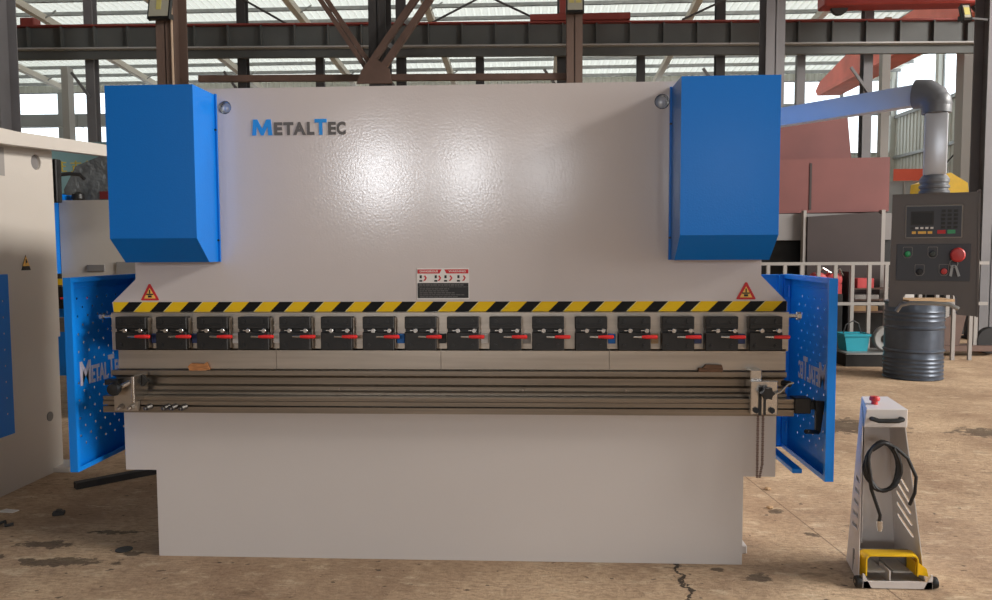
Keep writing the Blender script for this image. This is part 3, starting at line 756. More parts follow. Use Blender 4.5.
# wood scraps on the die
w1 = MB().prism([(-.045, 0), (.03, 0), (.048, .004), (.034, .038), (.022, .030), (-.038, .034), (-.052, .020)], 'Y', -.010, .009).build('wood_offcut', M['wood'], None, (-1.565, -.044, .912)); w1.rotation_euler = (0, 0, R(4))
tag(w1, 'orange-brown splintered wood scrap lying on the die at left', 'wood scrap')
w2 = MB().box(-.055, .055, -.014, .005, 0, .018, .003).prism([(-.035, .018), (.055, .016), (.05, .032), (-.02, .034)], 'Y', -.012, .004).build('wood_offcut', M['wood_dark'], None, (.80, -.042, .912)); w2.rotation_euler = (0, 0, R(-2))
tag(w2, 'dark brown wood scrap lying on the die at right', 'wood scrap')

# ================================================================== CONTROL PENDANT
CP = thing('control_pendant', 'grey-brown control box hanging from a pale swing arm at the right of the machine', 'control panel', (1.648, -.28, 1.22))
CP.rotation_euler = (0, 0, R(-25)); CP.scale = (.925, 1, 1)
def cpl(x, y, z):
    v = Matrix.Rotation(R(25), 4, 'Z') @ Vector((x-1.648, y+.28, z-1.22)); v.x /= .925; return v
px, py, pz = 1.64, -.28, 1.22
cp = lambda pts: [(a-px, c-pz) for a, c in pts]
body = [(1.472, 1.222), (1.525, 1.222), (1.530, 1.262), (1.540, 1.276), (1.727, 1.276), (1.737, 1.262), (1.742, 1.196), (1.815, 1.192), (1.815, 1.686), (1.476, 1.686)]
MB().prism(cp(body), 'Y', -.03, .09).build('housing', M['pend'], CP, smooth=False)
MB().prism(cp([(1.806, 1.70), (1.815, 1.70), (1.822, 1.192), (1.815, 1.188)]), 'Y', -.034, .09).box(-.164, .175, -.034, .09, .466, .471).build('housing_rim', M['pend'], CP, smooth=False)
dp = MB().box(1.513-px, 1.737-px, -.034, -.030, 1.507-pz, 1.644-pz, .004).build('display_panel', M['rail_grey'], CP)
MB().box(1.519-px, 1.731-px, -.036, -.0338, 1.513-pz, 1.638-pz).build('panel_face', M['pend_plate'], dp, smooth=False)
MB().box(1.536-px, 1.625-px, -.038, -.036, 1.562-pz, 1.618-pz).build('screen_bezel', M['machine_grey'], dp, smooth=False)
MB().box(1.542-px, 1.619-px, -.0388, -.038, 1.568-pz, 1.611-pz).build('screen', M['ink'], dp, smooth=False)
for r in range(5):
    for c in range(3):
        x = 1.662-px+c*.0235; z = 1.618-pz-r*.0165
        MB().box(x-.008, x+.008, -.0375, -.036, z-.0055, z+.0055, .0006).build('keypad_key', M['machine_grey'], dp, smooth=False)
for k in range(5):
    x = 1.541-px+k*.0195; MB().box(x-.006, x+.006, -.0375, -.036, 1.546-pz, 1.554-pz).build('function_key', M['white'] if k else M['machine_grey'], dp, smooth=False)
for x, w in ((1.549, .008), (1.581, .016), (1.612, .009)):
    MB().box(x-w-px, x+w-px, -.0375, -.036, 1.526-pz, 1.537-pz, .0006).build('function_key', M['amber'], dp, smooth=False)
MB().box(1.640-px, 1.672-px, -.0375, -.036, 1.526-pz, 1.541-pz).build('stop_key', M['red_ink'], dp, smooth=False)
MB().box(1.679-px, 1.709-px, -.0375, -.036, 1.526-pz, 1.541-pz).build('start_key', M['green'], dp, smooth=False)
bp = MB().box(1.485-px, 1.771-px, -.034, -.0295, 1.333-pz, 1.484-pz, .001).build('button_panel', M['pend_plate'], CP, smooth=False)
def button(x, z, m, kind):
    x -= px; z -= pz
    MB().prism([(x-.017, z+.026), (x+.017, z+.026), (x+.019, z+.022), (x+.019, z-.008), (x+.010, z-.02), (x-.010, z-.02), (x-.019, z-.008), (x-.019, z+.022)], 'Y', -.0352, -.034).build('legend_plate', M['rail_grey'], bp, smooth=False)
    MB().prism([(x-.0155, z+.0245), (x+.0155, z+.0245), (x+.0175, z+.021), (x+.0175, z-.008), (x+.0095, z-.0185), (x-.0095, z-.0185), (x-.0175, z-.008), (x-.0175, z+.021)], 'Y', -.0358, -.0352).build('legend_face', M['pend_plate'], bp, smooth=False)
    MB().lathe([(.0125, .0), (.0125, -.010), (.0105, -.014), (.001, -.015)], (x, -.0355, z-.003), 18, 'Y').build(kind, m, bp)
button(1.529, 1.447, M['green'], 'start_button'); button(1.627, 1.447, M['green_cab'], 'lamp_button'); button(1.578, 1.374, M['ink'], 'key_switch'); button(1.672, 1.376, M['red'], 'stop_button')
MB().lathe([(.016, 0), (.016, -.018), (.027, -.02), (.029, -.030), (.024, -.038), (.001, -.040)], (1.722-px, -.034, 1.440-pz), 26, 'Y').build('emergency_stop', M['red'], bp)
kk = MB().tube([(1.722-px+.016*math.cos(t*.628), -.06, 1.405-pz+.016*math.sin(t*.628)) for t in range(10)], .0015, 6, True)
kk.prism([(1.712-px, 1.398-pz), (1.722-px, 1.40-pz), (1.716-px, 1.352-pz), (1.706-px, 1.355-pz)], 'Y', -.060, -.057).prism([(1.724-px, 1.40-pz), (1.734-px, 1.396-pz), (1.748-px, 1.356-pz), (1.738-px, 1.352-pz)], 'Y', -.064, -.061)
kk.build('key_ring', M['galv'], CP)
MB().tube([(1.505-px, -.05, 1.205-pz), (1.522-px, -.055, 1.232-pz), (1.56-px, -.06, 1.242-pz), (1.64-px, -.062, 1.243-pz), (1.71-px, -.06, 1.240-pz), (1.745-px, -.05, 1.222-pz)], .009, 10).build('handle', M['galv'], CP)
MB().lathe([(.058, 0), (.062, .004), (.062, .012), (.056, .016), (.056, .022), (.062, .026), (.062, .034), (.056, .038), (.056, .044), (.060, .048), (.060, .062), (.048, .078), (.04, .08)], (0, .02, .470), 28).build('swivel_collar', M['elbow'], CP)
MB().box(-.046, .046, -.024, .062, .545, .80, .010, 2).build('down_tube', M['arm'], CP)
dp.location.x = .016; bp.location.x = .014
# elbow
pts = [Vector((.0, .02, .80)), Vector((0, .02, .83)), Vector((-.012, .025, .862)), Vector((-.04, .035, .884)), Vector((-.085, .05, .89))]
MB().tube([pts[0], pts[1], pts[2], pts[3], pts[4]], .06, 20).lathe([(.001, -.062), (.03, -.055), (.052, -.034), (.062, 0), (.052, .034), (.03, .055), (.001, .062)], (.0, .02, .838), 20).build('elbow', M['elbow'], CP)
MB().bar((-.075, .05, .884), cpl(1.10, .45, 2.104), .062, .085).build('horizontal_arm', M['arm'], CP, smooth=False)
MB().cyl(cpl(1.10, .45, 1.905), cpl(1.10, .45, 2.15), .045, 16).build('pivot_post', M['arm'], CP)
MB().box(.92, 1.15, .38, .52, 1.86, 1.90).prism([(.40, 1.70), (.50, 1.70), (.50, 1.86), (.40, 1.86)], 'X', .92, .94).build('arm_bracket', M['cream_smooth'], PB, smooth=False)

# ================================================================== FOOT PEDAL STAND
FP = thing('foot_pedal_stand', 'cream pedal stand with red button on top, coiled black cable and yellow pedal hood', 'foot pedal', (1.567, -.07, 0))
ox, oy = 1.567, -.07
def P3(x, y, z): return (x-ox, y-oy, z)
def sheet(b, quad, th, n):
    """thin plate from 4 corners, thickened along n"""
    n = Vector(n)*th; A = [b.bm.verts.new(Vector(q)) for q in quad]; B = [b.bm.verts.new(Vector(q)+n) for q in quad]
    b.bm.faces.new(A); b.bm.faces.new(B[::-1])
    for i in range(4): b.bm.faces.new((A[i], A[(i+1) % 4], B[(i+1) % 4], B[i]))
# corners
bfl, bfr = P3(1.420, -.20, .006), P3(1.700, -.20, .006); bbl, bbr = P3(1.472, .065, .006), P3(1.690, .065, .006)
tfl, tfr = P3(1.424, -.19, .70), P3(1.600, -.19, .70); tbl, tbr = P3(1.522, .065, .775), P3(1.640, .065, .775)
def side_plate(q, nrm, slots):
    b = MB(); A = [Vector(v) for v in q]        # q: bottom front, bottom back, top back, top front
    def S(u, v): return (A[0]*(1-u)+A[1]*u)*(1-v)+(A[3]*(1-u)+A[2]*u)*v
    tmp = MB(); holes = []
    for k in range(slots):
        v = .26+k*.072; L_ = .085
        pts_ = [(.20, v+.016), (.22, v), (.30, v-.002), (.78, v+.046), (.80, v+.064), (.72, v+.066)]
        holes.append(pts_ if nrm[0] > 0 else [(1-a_, c_) for a_, c_ in pts_])
    tmp.plate([(0, 0), (1, 0), (1, 1), (0, 1)], holes, 'Z', 0, .004)
    for v in tmp.bm.verts: v.co = S(v.co.x, v.co.y) + Vector(nrm)*(v.co.z)
    return tmp
side_plate((bfl, bbl, tbl, tfl), (-1, 0, 0), 5).build('side_plate', M['cream_smooth'], FP, smooth=False)
side_plate((bfr, bbr, tbr, tfr), (1, 0, 0), 5).build('side_plate', M['cream_smooth'], FP, smooth=False)
b = MB(); sheet(b, (bbl, bbr, tbr, tbl), .004, (0, 1, 0)); b.build('back_plate', M['cream_smooth'], FP, smooth=False)
b = MB(); sheet(b, (P3(1.50, -.02, .12), P3(1.505, .06, .12), P3(1.535, .06, .70), P3(1.50, -.02, .70)), .004, (1, 0, 0)); b.build('cable_channel', M['cream_smooth'], FP, smooth=False)
# head
hb = MB(); v = [Vector(q) for q in (P3(1.422, -.20, .697), P3(1.606, -.20, .697), P3(1.645, .068, .70), P3(1.518, .068, .70), P3(1.432, -.20, .777), P3(1.606, -.20, .777), P3(1.640, .068, .782), P3(1.520, .068, .782))]
vs = [hb.bm.verts.new(q) for q in v]
for f in ((0, 1, 2, 3), (4, 7, 6, 5), (0, 4, 5, 1), (1, 5, 6, 2), (2, 6, 7, 3), (3, 7, 4, 0)): hb.bm.faces.new([vs[i] for i in f])
bmesh.ops.bevel(hb.bm, geom=hb.bm.edges[:], offset=.003, segments=1, affect='EDGES')
head = hb.build('head_box', M['cream_smooth'], FP, smooth=False)
MB().tube([P3(1.455, -.20, .735), P3(1.456, -.222, .737), P3(1.475, -.226, .731), P3(1.555, -.226, .731), P3(1.575, -.222, .737), P3(1.576, -.20, .735)], .0105, 8).build('pull_handle', M['black_plastic'], head)
MB().lathe([(.014, 0), (.013, .014), (.021, .018), (.022, .028), (.018, .036), (.001, .038)], P3(1.508, -.10, .778), 18).build('emergency_stop', M['red'], head)
# base
MB().prism([(1.425-ox, -.235-oy), (1.705-ox, -.235-oy), (1.685-ox, .060-oy), (1.480-ox, .060-oy)], 'Z', .006, .014).box(1.42-ox, 1.71-ox, -.243-oy, -.235-oy, .004, .034).prism([(1.418-ox, .004), (1.455-ox, .004), (1.425-ox, .065), (1.418-ox, .065)], 'Y', -.243-oy, -.235-oy).prism([(1.712-ox, .004), (1.675-ox, .004), (1.705-ox, .065), (1.712-ox, .065)], 'Y', -.243-oy, -.235-oy).build('base_tray', M['cream_smooth'], FP, smooth=False)
for x in (1.405, 1.725):
    MB().lathe([(.008, -.012), (.024, -.011), (.026, 0), (.024, .011), (.008, .012)], P3(x, -.225, .026), 18, 'X').build('wheel', M['black_plastic'], FP)
    MB().cyl(P3(x-.014, -.225, .026), P3(x+.014, -.225, .026), .008, 10).build('axle', M['silver'], FP)
# yellow hood
def arch(x0, x1, z0, z1, r, n=5):
    p = [(x0, z0)]
    for k in range(n+1):
        a = math.pi-k*math.pi/2/n; p.append((x0+r+r*math.cos(a), z1-r+r*math.sin(a)))
    for k in range(n+1):
        a = math.pi/2-k*math.pi/2/n; p.append((x1-r+r*math.cos(a), z1-r+r*math.sin(a)))
    p.append((x1, z0)); return p
hd = MB(); o_ = arch(1.438-ox, 1.662-ox, .050, .142, .022); i_ = arch(1.444-ox, 1.656-ox, .050, .136, .018)
o2 = arch(1.428-ox, 1.680-ox, .030, .140, .03); i2 = arch(1.434-ox, 1.674-ox, .030, .134, .026)
def ring(pts, y): return [hd.bm.verts.new((a, y-oy, c)) for a, c in pts]
ro, ri = ring(o_, -.222), ring(i_, -.222); so, si = ring(o2, -.150), ring(i2, -.150); n_ = len(ro)
for i in range(n_-1):
    hd.bm.faces.new((ro[i], ro[i+1], so[i+1], so[i])); hd.bm.faces.new((ri[i], si[i], si[i+1], ri[i+1]))
    hd.bm.faces.new((ro[i], ri[i], ri[i+1], ro[i+1])); hd.bm.faces.new((so[i], so[i+1], si[i+1], si[i]))
hd.build('pedal_hood', M['yellow'], FP, ang=50)
MB().prism([(1.657-ox, .05), (1.695-ox, .045), (1.715-ox, .04), (1.706-ox, .075), (1.675-ox, .10), (1.657-ox, .105)], 'Y', -.20-oy, -.12-oy).build('hood_wing', M['yellow'], FP, smooth=False)
for x0 in (1.452, 1.562):
    b = MB(); sheet(b, (P3(x0, -.205, .058), P3(x0+.076, -.205, .058), P3(x0+.055, -.10, .075), P3(x0-.014, -.10, .075)), .008, (0, 0, 1)); b.build('foot_pedal', M['galv'], FP, smooth=False)
MB().box(1.541-ox, 1.547-ox, -.215-oy, -.11-oy, .014, .07).build('pedal_divider', M['cream_smooth'], FP, smooth=False)
MB().box(1.44-ox, 1.68-ox, -.09-oy, -.075-oy, .016, .115).build('switch_housing', M['grey_panel'], FP, smooth=False)
# coiled cable
cpts = []
for k in range(70):
    a = k/70*2*math.pi*3.0+1.2
    r1, r2 = .066+.006*math.sin(k*.5), .105+.008*math.sin(k*.31)
    cpts.append(P3(1.500+r1*math.cos(a)+.004*math.sin(k), -.215-.010*math.sin(k*.21), .525+r2*math.sin(a)))
cb_ = MB().tube(cpts, .0082, 8)
cb_.tube([P3(1.455, -.215, .60), P3(1.50, -.22, .632), P3(1.55, -.22, .615), P3(1.60, -.225, .57), P3(1.635, -.23, .49), P3(1.632, -.228, .42), P3(1.615, -.22, .365)], .0075, 8)
cb_.tube([P3(1.445, -.21, .50), P3(1.455, -.215, .43), P3(1.475, -.22, .37), P3(1.492, -.222, .32), P3(1.49, -.222, .29)], .0075, 8)
cb_.build('coiled_cable', M['black_plastic'], FP)
MB().cyl(P3(1.49, -.222, .295), P3(1.492, -.222, .262), .013, 12).cyl(P3(1.492, -.222, .262), P3(1.493, -.222, .250), .010, 12).build('cable_plug', M['silver'], FP)

# ================================================================== LEFT MACHINES
LM = thing('press_brake', 'warm grey press brake cut off by the left edge, seen from its side', 'press brake', (-4.6, .8, 0))
def LP(pts): return [(a-.8, c) for a, c in pts]
lx = 4.6
MB().plate(LP([(.22, .90), (1.485, .90), (1.475, 2.16), (1.40, 2.215), (.22, 2.215)]), [circle(1.305-.8, 2.045, .05, 20)], 'X', 1.40, 1.36).build('side_frame', M['light_grey_brake'], LM)
MB().prism(LP([(.30, 0), (1.47, 0), (1.47, .91), (.30, .91)]), 'X', 1.395, 1.30).build('lower_frame', M['light_grey_brake'], LM, smooth=False)
MB().lathe([(.050, 0), (.050, .012), (.030, .014), (.001, .014)], (1.372, 1.305-.8, 2.045), 20, 'X').build('hole_cover', M['grey_panel'], LM)
MB().lathe([(.032, 0), (.032, .004), (.001, .004)], (1.395, 1.345-.8, .383), 16, 'X').build('hole_plug', M['grey_panel'], LM)
MB().box(1.32, 1.50, 1.36-.8, 1.56-.8, 0, .035, .004).build('foot_plate', M['light_grey_brake'], LM)
MB().box(-1.6, 1.36, .30-.8, .36-.8, 1.2, 2.215).box(-1.6, 1.3, .30-.8, .36-.8, 0, .8).box(-1.5, 1.3, 1.0-.8, 1.3-.8, 1.2, 1.9).build('front_frame', M['light_grey_brake'], LM, smooth=False)
wsn = MB().prism([(1.115-.8, 1.355), (1.205-.8, 1.355), (1.160-.8, 1.45)], 'X', 1.401, 1.403).build('warning_sign', M['ink'], LM, smooth=False)
MB().prism([(1.126-.8, 1.381), (1.194-.8, 1.381), (1.160-.8, 1.445)], 'X', 1.403, 1.404).build('sign_face', M['amber'], wsn, smooth=False)
MB().prism([(1.156-.8, 1.425), (1.163-.8, 1.425), (1.172-.8, 1.405), (1.160-.8, 1.40), (1.156-.8, 1.387)], 'X', 1.404, 1.405).build('sign_pictogram', M['ink'], wsn, smooth=False)
MB().box(1.401, 1.403, .93-.8, 1.00-.8, 1.93, 2.10).build('rating_plate', M['rail_grey'], LM, smooth=False)
# its side guard
gx = 4.6-2.93
g = MB().plate([(-.10-.8, .45), (.60-.8, .45), (.60-.8, 1.345), (-.10-.8, 1.345)], [circle(.55-.8, 1.20-k*.09, .006, 6) for k in range(8)], 'X', gx, gx+.002).build('side_guard', M['blue_guard'], LM, smooth=False)
MB().box(gx-.03, gx+.002, .60-.8, .602-.8, .45, 1.345).box(gx-.03, gx+.002, -.1-.8, .6-.8, 1.345, 1.347).build('folded_rim', M['blue_guard'], g, smooth=False)
MB().cyl((gx-.05, .52-.8, 1.35), (gx-.05, .52-.8, 1.42), .016, 10).build('hinge_pin', M['silver'], LM)
MB().box(1.345, 1.41, 1.50-.8, 1.56-.8, 1.80, 2.09, .006).build('rear_bracket', M['black'], LM)
MB().tube([(1.39, 1.56-.8, 1.99), (1.44, 1.60-.8, 2.0), (1.50, 1.62-.8, 1.995), (1.53, 1.62-.8, 1.965)], .013, 8).build('bracket_hook', M['black_plastic'], LM)

TM = thing('press_brake', 'cream press brake standing behind, between the left machine and the blue side guard', 'press brake', (-2.75, 3.0, 0))
def BX(b, x0, x1, y0, y1, z0, z1): return b.box(x0+2.75, x1+2.75, y0-3, y1-3, z0, z1)
BX(MB(), -4.12, -1.35, 3.0, 3.06, 1.20, 1.915).build('ram', M['light_grey_brake'], TM, smooth=False)
BX(MB(), -4.185, -4.125, 2.85, 3.3, 1.28, 1.97).build('cylinder_cover', M['blue'], TM, smooth=False)
BX(MB(), -4.0, -1.4, 3.0, 3.06, 0, .80).build('bed_plate', M['light_grey_brake'], TM, smooth=False)
BX(MB(), -4.2, -1.35, 2.95, 3.0, 1.10, 1.165).build('clamp_carrier', M['black'], TM, smooth=False)
BX(MB(), -4.15, -1.35, 2.90, 3.0, .78, .90).build('front_rail', M['steel_dark'], TM, smooth=False)
for k in range(8):
    x = -4.13+k*.19
    c = BX(MB(), x, x+.145, 2.90, 2.95, .98, 1.17).build('tool_clamp', M['black'], TM, smooth=False)
    MB().cyl((x+2.75+.06, -.11, 1.07), (x+2.75+.16, -.11, 1.07), .009, 8).build('lever_grip', M['clamp_red'], c)
BX(MB(), -4.16, -4.08, 2.985, 2.999, 1.18, 1.235).build('hazard_stripe', M['yellow'], TM, smooth=False)
BX(MB(), -4.5, -4.05, 3.2, 3.22, .35, 1.05).build('side_guard', M['blue_guard'], TM, smooth=False)
vt = BX(MB(), -3.88, -3.73, 2.985, 2.999, 1.30, 1.355).build('name_plate', M['grey_panel'], TM, smooth=False)
BX(MB(), -3.62, -3.45, 2.985, 2.999, 1.20, 1.38).build('rating_plate', M['rail_grey'], TM, smooth=False)
for sx in (-4.0, -1.5): MB().prism([(.06, 0), (1.4, 0), (1.4, 1.9), (.06, 1.9), (.06, 1.2), (.35, 1.1), (.35, .9), (.06, .8)], 'X', sx+2.75, sx+2.8).build('side_frame', M['light_grey_brake'], TM, smooth=False)
BX(MB(), -4.1, -1.4, 3.06, 3.9, 1.88, 1.915).build('top_plate', M['light_grey_brake'], TM, smooth=False)
# its swing arm
SA = thing('swing_arm', 'long white swing arm crossing in front of the far left windows', 'machine arm', (-3.08, 2.6, 1.915))
MB().bar((-.02, -2.6, .180), (-.02, .0, .315), .07, .08).build('arm_tube', M['light_grey_brake'], SA, smooth=False)
MB().cyl((.0, .06, 0), (.0, .06, .38), .06, 16).build('pivot_post', M['light_grey_brake'], SA)
# wrapped crate on top
cr = thing('wrapped_box', 'box wrapped in grey plastic sheet on top of the rear press brake', 'box', (-4.02, 3.62, 1.917))
MB().prism([(-.26, .0), (.30, .0), (.28, .30), (.20, .47), (-.16, .33), (-.28, .12)], 'Y', -.25, .25).build('plastic_sheet', M['tarp'], cr, smooth=False)
MB().box(.06, .22, -.258, -.2505, .03, .10).build('red_label', M['red_dark'], cr)
for i, (x, m_, l) in enumerate(((-4.28, 'black', 'small black valve lump at the left on the rear press brake'), (-3.90, 'silver', 'small silver fitting in front of the wrapped box'), (-3.72, 'machine_grey', 'dark cap beside the silver fitting by the wrapped box'))):
    o = MB().lathe([(.04, 0), (.055, .02), (.05, .06), (.02, .08), (.001, .082)], (0, 0, 0), 12).build('pipe_fitting', M[m_], None, (x+.25, 3.14, 1.917)); tag(o, l, 'fitting')

# banner board behind
BN = thing('banner_board', 'pale teal board with faded yellow characters behind the left machines', 'board', (-8.2, 10.3, 1.4))
MB().box(-.75, .75, 0, .05, 0, 2.05).build('board', M['teal_panel'], BN, smooth=False)
for x in (-.6, .6): MB().box(x-.04, x+.04, .05, .12, -1.4, 2.0).build('leg', M['col_dark'], BN, smooth=False)
ch_ = MB()
def glyph(cx, cz, s, kind):
    b_ = ch_; t = s*.09
    def h(z, a, c): b_.box(cx+a*s, cx+c*s, -.01, 0, cz+z*s-t/2, cz+z*s+t/2)
    def vv(x, a, c): b_.box(cx+x*s-t/2, cx+x*s+t/2, -.01, 0, cz+a*s, cz+c*s)
    if kind == 0: vv(-.25, -.45, .45); h(.2, -.45, -.05); h(-.1, -.45, -.05); vv(.1, -.4, .4); h(.3, .1, .45); h(0, .1, .4); h(-.4, .1, .48)
    if kind == 1: h(.25, -.45, .45); vv(0, -.1, .45); h(0, -.3, .3); vv(-.2, -.45, 0); vv(.2, -.45, 0); h(-.25, -.2, .2); h(-.45, -.4, .4)
    if kind == 2: vv(-.3, -.45, .45); h(.3, -.48, -.1); h(.35, 0, .45); h(.1, 0, .45); vv(.22, -.45, .45); h(-.15, 0, .45); h(-.35, -.1, .5)
for k, x in enumerate((-.28, .0, .28)): glyph(x-.14, 1.62, .22, k)
for k, x in enumerate((.1, .42)): glyph(x-.14, 1.28, .30, 2-k)
for k, x in enumerate((-.3, .05)): glyph(x-.12, .95, .28, k)
ch_.build('yellow_characters', M['banner_yellow'], BN, smooth=False)
o = thing('white_bottle', 'white capped bottle standing by the banner board', 'bottle', (-7.72, 9.6, 2.45))
MB().lathe([(.07, 0), (.07, .28), (.04, .33), (.04, .36)], (0, 0, 0), 14).build('body', M['white'], o)
MB().lathe([(.05, .36), (.05, .42), (.001, .42)], (0, 0, 0), 14).build('cap', M['machine_grey'], o)
o = MB().box(-.3, .3, -.3, .3, 0, 2.45).build('storage_cabinet', M['machine_grey'], None, (-7.72, 9.6, 0), smooth=False); tag(o, 'dark storage cabinet under the white bottle behind the left blue cover', 'cabinet')

# ================================================================== RIGHT BACKGROUND
t = thing('steel_tank_panel', 'tall red-oxide steel panel behind the control box arm, furthest back of the two', 'steel panel', (3.6, 8.6, 0))
MB().prism([(-.9, 1.95), (1.28, 1.95), (1.10, 3.62), (-.9, 3.45)], 'Y', 0, .08).build('panel', M['rust'], t, smooth=False)
for x in (-.8, 1.0): MB().box(x-.05, x+.05, .08, .18, 0, 2.0).build('leg', M['rust_dark'], t, smooth=False)
t = thing('steel_box_section', 'wide red-oxide steel box section resting on the grey frame behind the railing', 'steel section', (3.9, 7.66, 1.955))
MB().prism([(-.9, 0), (1.05, .02), (1.05, .775), (-.9, .75)], 'Y', 0, .5).build('box_section', M['rust'], t, smooth=False)
MB().box(-.05, -.02, -.01, 0, .05, .7).build('weld_seam', M['rust_dark'], t, smooth=False)
t = thing('grey_support_frame', 'grey steel frame carrying the red-oxide section behind the railing', 'steel frame', (4.1, 7.6, 0))
MB().box(-.95, 1.0, .0, .26, 1.58, 1.95).build('crossbeam', M['grey_panel'], t, smooth=False)
MB().box(-.95, 1.0, .05, .35, 0, .30).build('plinth', M['machine_grey'], t, smooth=False)
for a_, b_ in ((-.38, -.34), (.68, .73)): MB().box(a_, b_, -.12, -.02, 0, 1.99).build('upright', M['rail_grey'], t, smooth=False)
MB().box(-.95, 1.0, .30, .34, .30, 1.58).build('back_panel', M['black'], t, smooth=False)
t = MB().prism([(-.50, 0), (.50, 0), (.50, 1.92), (.44, 1.96), (-.50, 1.90)], 'Y', 0, .06).build('dark_steel_sheet', M['rust_dark'], None, (4.27, 7.46, .001), smooth=False)
tag(t, 'dark brown steel sheet standing upright behind the railing', 'steel sheet')
# railing
RL = thing('railing', 'pale grey railing of upright bars behind the barrel', 'railing', (4.4, 6.8, 0))
MB().box(-3.4, 1.45, -.02, .02, 1.245, 1.285).build('top_rail', M['rail_grey'], RL, smooth=False)
MB().box(-3.4, 1.45, -.02, .02, .72, .76).build('middle_rail', M['rail_grey'], RL, smooth=False)
x = -3.3; k = 0
while x < 1.4:
    MB().box(x-.022, x+.022, -.018, .018, 0, 1.245).build('upright_bar', M['rail_grey'], RL, smooth=False); x += .2165; k += 1
# clutter behind the railing
t = thing('red_machine', 'pinkish red motor unit with pale pipes behind the railing', 'motor', (3.93, 7.2, 0))
MB().box(-.20, .20, -.1, .1, 0, .85).build('stand', M['machine_grey'], t, smooth=False)
MB().lathe([(.07, -.1), (.10, -.08), (.10, .08), (.07, .1)], (-.10, 0, 1.04), 16, 'Y').lathe([(.07, -.1), (.10, -.08), (.10, .08), (.07, .1)], (.10, 0, 1.04), 16, 'Y').box(-.19, .19, -.09, .09, .85, .98).build('motor_body', M['pink_red'], t)
MB().tube([(-.16, -.1, 1.12), (-.08, -.12, 1.20), (.04, -.1, 1.13), (.14, -.12, 1.19), (.19, -.1, 1.1)], .018, 8).build('pipe', M['silver'], t)
for x, z, w, h, m_, l in ((4.42, .929, .22, .13, 'pink_red', 'pink-red box on a shelf behind the railing'),
                          (4.95, .929, .20, .22, 'orange', 'orange-red box behind the railing left of the control box'),
                          (4.42, .619, .34, .07, 'cardboard', 'flat cardboard pack on the lowest shelf behind the railing'),
                          (4.44, .779, .32, .06, 'rail_grey', 'flat grey pack above the cardboard one behind the railing'),
                          (4.98, .779, .16, .10, 'white', 'small white box under the orange-red box')):
    o = MB().box(-w/2, w/2, -.1, .1, 0, h, .006).build('packed_box', M[m_], None, (x, 7.18, z)); tag(o, l, 'box')
t = thing('parts_shelf', 'dark shelf holding small boxes behind the railing', 'shelf', (4.7, 7.2, 0))
MB().box(-.48, .5, -.12, .12, .60, .618).box(-.48, .5, -.12, .12, .762, .778).box(-.48, .5, -.12, .12, .912, .928).build('shelf_board', M['strut'], t, smooth=False)
for a_ in (-.5, .5): MB().box(a_, a_+.02, -.12, .12, 0, 1.15).build('shelf_side', M['col_dark'], t, smooth=False)
o = MB().box(-.45, .5, .1, .14, 0, .58).build('lower_back', M['black'], t, smooth=False)
# teal crate, disc, pallet bar
t = thing('teal_crate', 'teal plastic crate on the floor in front of the railing', 'crate', (4.04, 6.5, .171))
t.scale = (.62, .8, .85)
MB().prism([(-.20, 0), (.20, 0), (.25, .24), (-.25, .24)], 'Y', -.17, .17).build('crate_body', M['teal'], t, smooth=False)
MB().plate([(-.265, -.19), (.265, -.19), (.265, .19), (-.265, .19)], [[(-.24, -.165), (.24, -.165), (.24, .165), (-.24, .165)]], 'Z', .22, .255).build('rim', M['teal'], t, smooth=False)
MB().tube([(-.2, 0, .25), (-.15, 0, .38), (0, 0, .44), (.1, 0, .40), (.16, 0, .25)], .01, 6).build('wire_handle', M['col_dark'], t)
t = thing('abrasive_disc', 'grey-brown wheel with dark hub leaning beside the teal crate', 'wheel', (4.385, 6.36, .334))
t.scale = (.73, .73, .73)
MB().lathe([(.07, -.05), (.20, -.06), (.22, -.04), (.22, .04), (.20, .06), (.07, .05)], (0, 0, 0), 28, 'Y').build('rim', M['galv'], t)
MB().lathe([(.06, -.07), (.09, -.07), (.09, .07), (.001, .07)], (0, 0, -.0), 18, 'Y').build('hub', M['black_plastic'], t)
o = thing('timber_skid', 'dark low skid with pale top edge under the teal crate', 'skid', (4.20, 6.45, 0))
MB().box(-.36, .40, -.25, .25, 0, .15).build('skid_body', M['black'], o, smooth=False)
MB().box(-.36, .40, -.26, .25, .151, .17).build('skid_top', M['galv'], o, smooth=False)
o = MB().box(-.08, .08, -.1, .1, 0, .40, .02).build('grey_motor_case', M['machine_grey'], None, (3.66, 6.45, 0)); tag(o, 'small dark grey machine case beside the left end of the teal crate', 'machine case')
o = MB().box(-.09, .09, -.09, .09, 0, .12, .008).build('wood_block', M['wood'], None, (6.27, 7.6, 0)); tag(o, 'small tan wood block at the foot of the edge column', 'wood block')
# drum
DR = thing('steel_drum', 'dented dark blue-grey steel drum standing behind the control box', 'drum', (4.28, 5.42, 0))
prof = [(.001, 0), (.305, 0), (.315, .012), (.302, .02)]
z = .04
for k in range(5): prof += [(.302, z), (.311, z+.018), (.302, z+.036)]; z += .045
prof += [(.302, .30), (.318, .315), (.318, .325), (.302, .34), (.302, .56), (.318, .575), (.318, .585), (.302, .60)]
z = .64
for k in range(3): prof += [(.302, z), (.310, z+.018), (.302, z+.036)]; z += .05
prof += [(.302, .84), (.316, .85), (.316, .87), (.300, .87), (.296, .855), (.001, .855)]
MB().lathe(prof, (0, 0, 0), 48).build('drum_shell', M['drum'], DR)
MB().lathe([(.03, .855), (.03, .872), (.02, .874), (.001, .874)], (.18, -.05, 0), 14).build('bung', M['galv'], DR)
o = MB().box(-.32, .22, -.2, .2, 0, .02).build('cardboard_sheet', M['cardboard'], None, (4.42, 5.36, .875), smooth=False); tag(o, 'flat pale cardboard piece lying on the drum', 'cardboard')
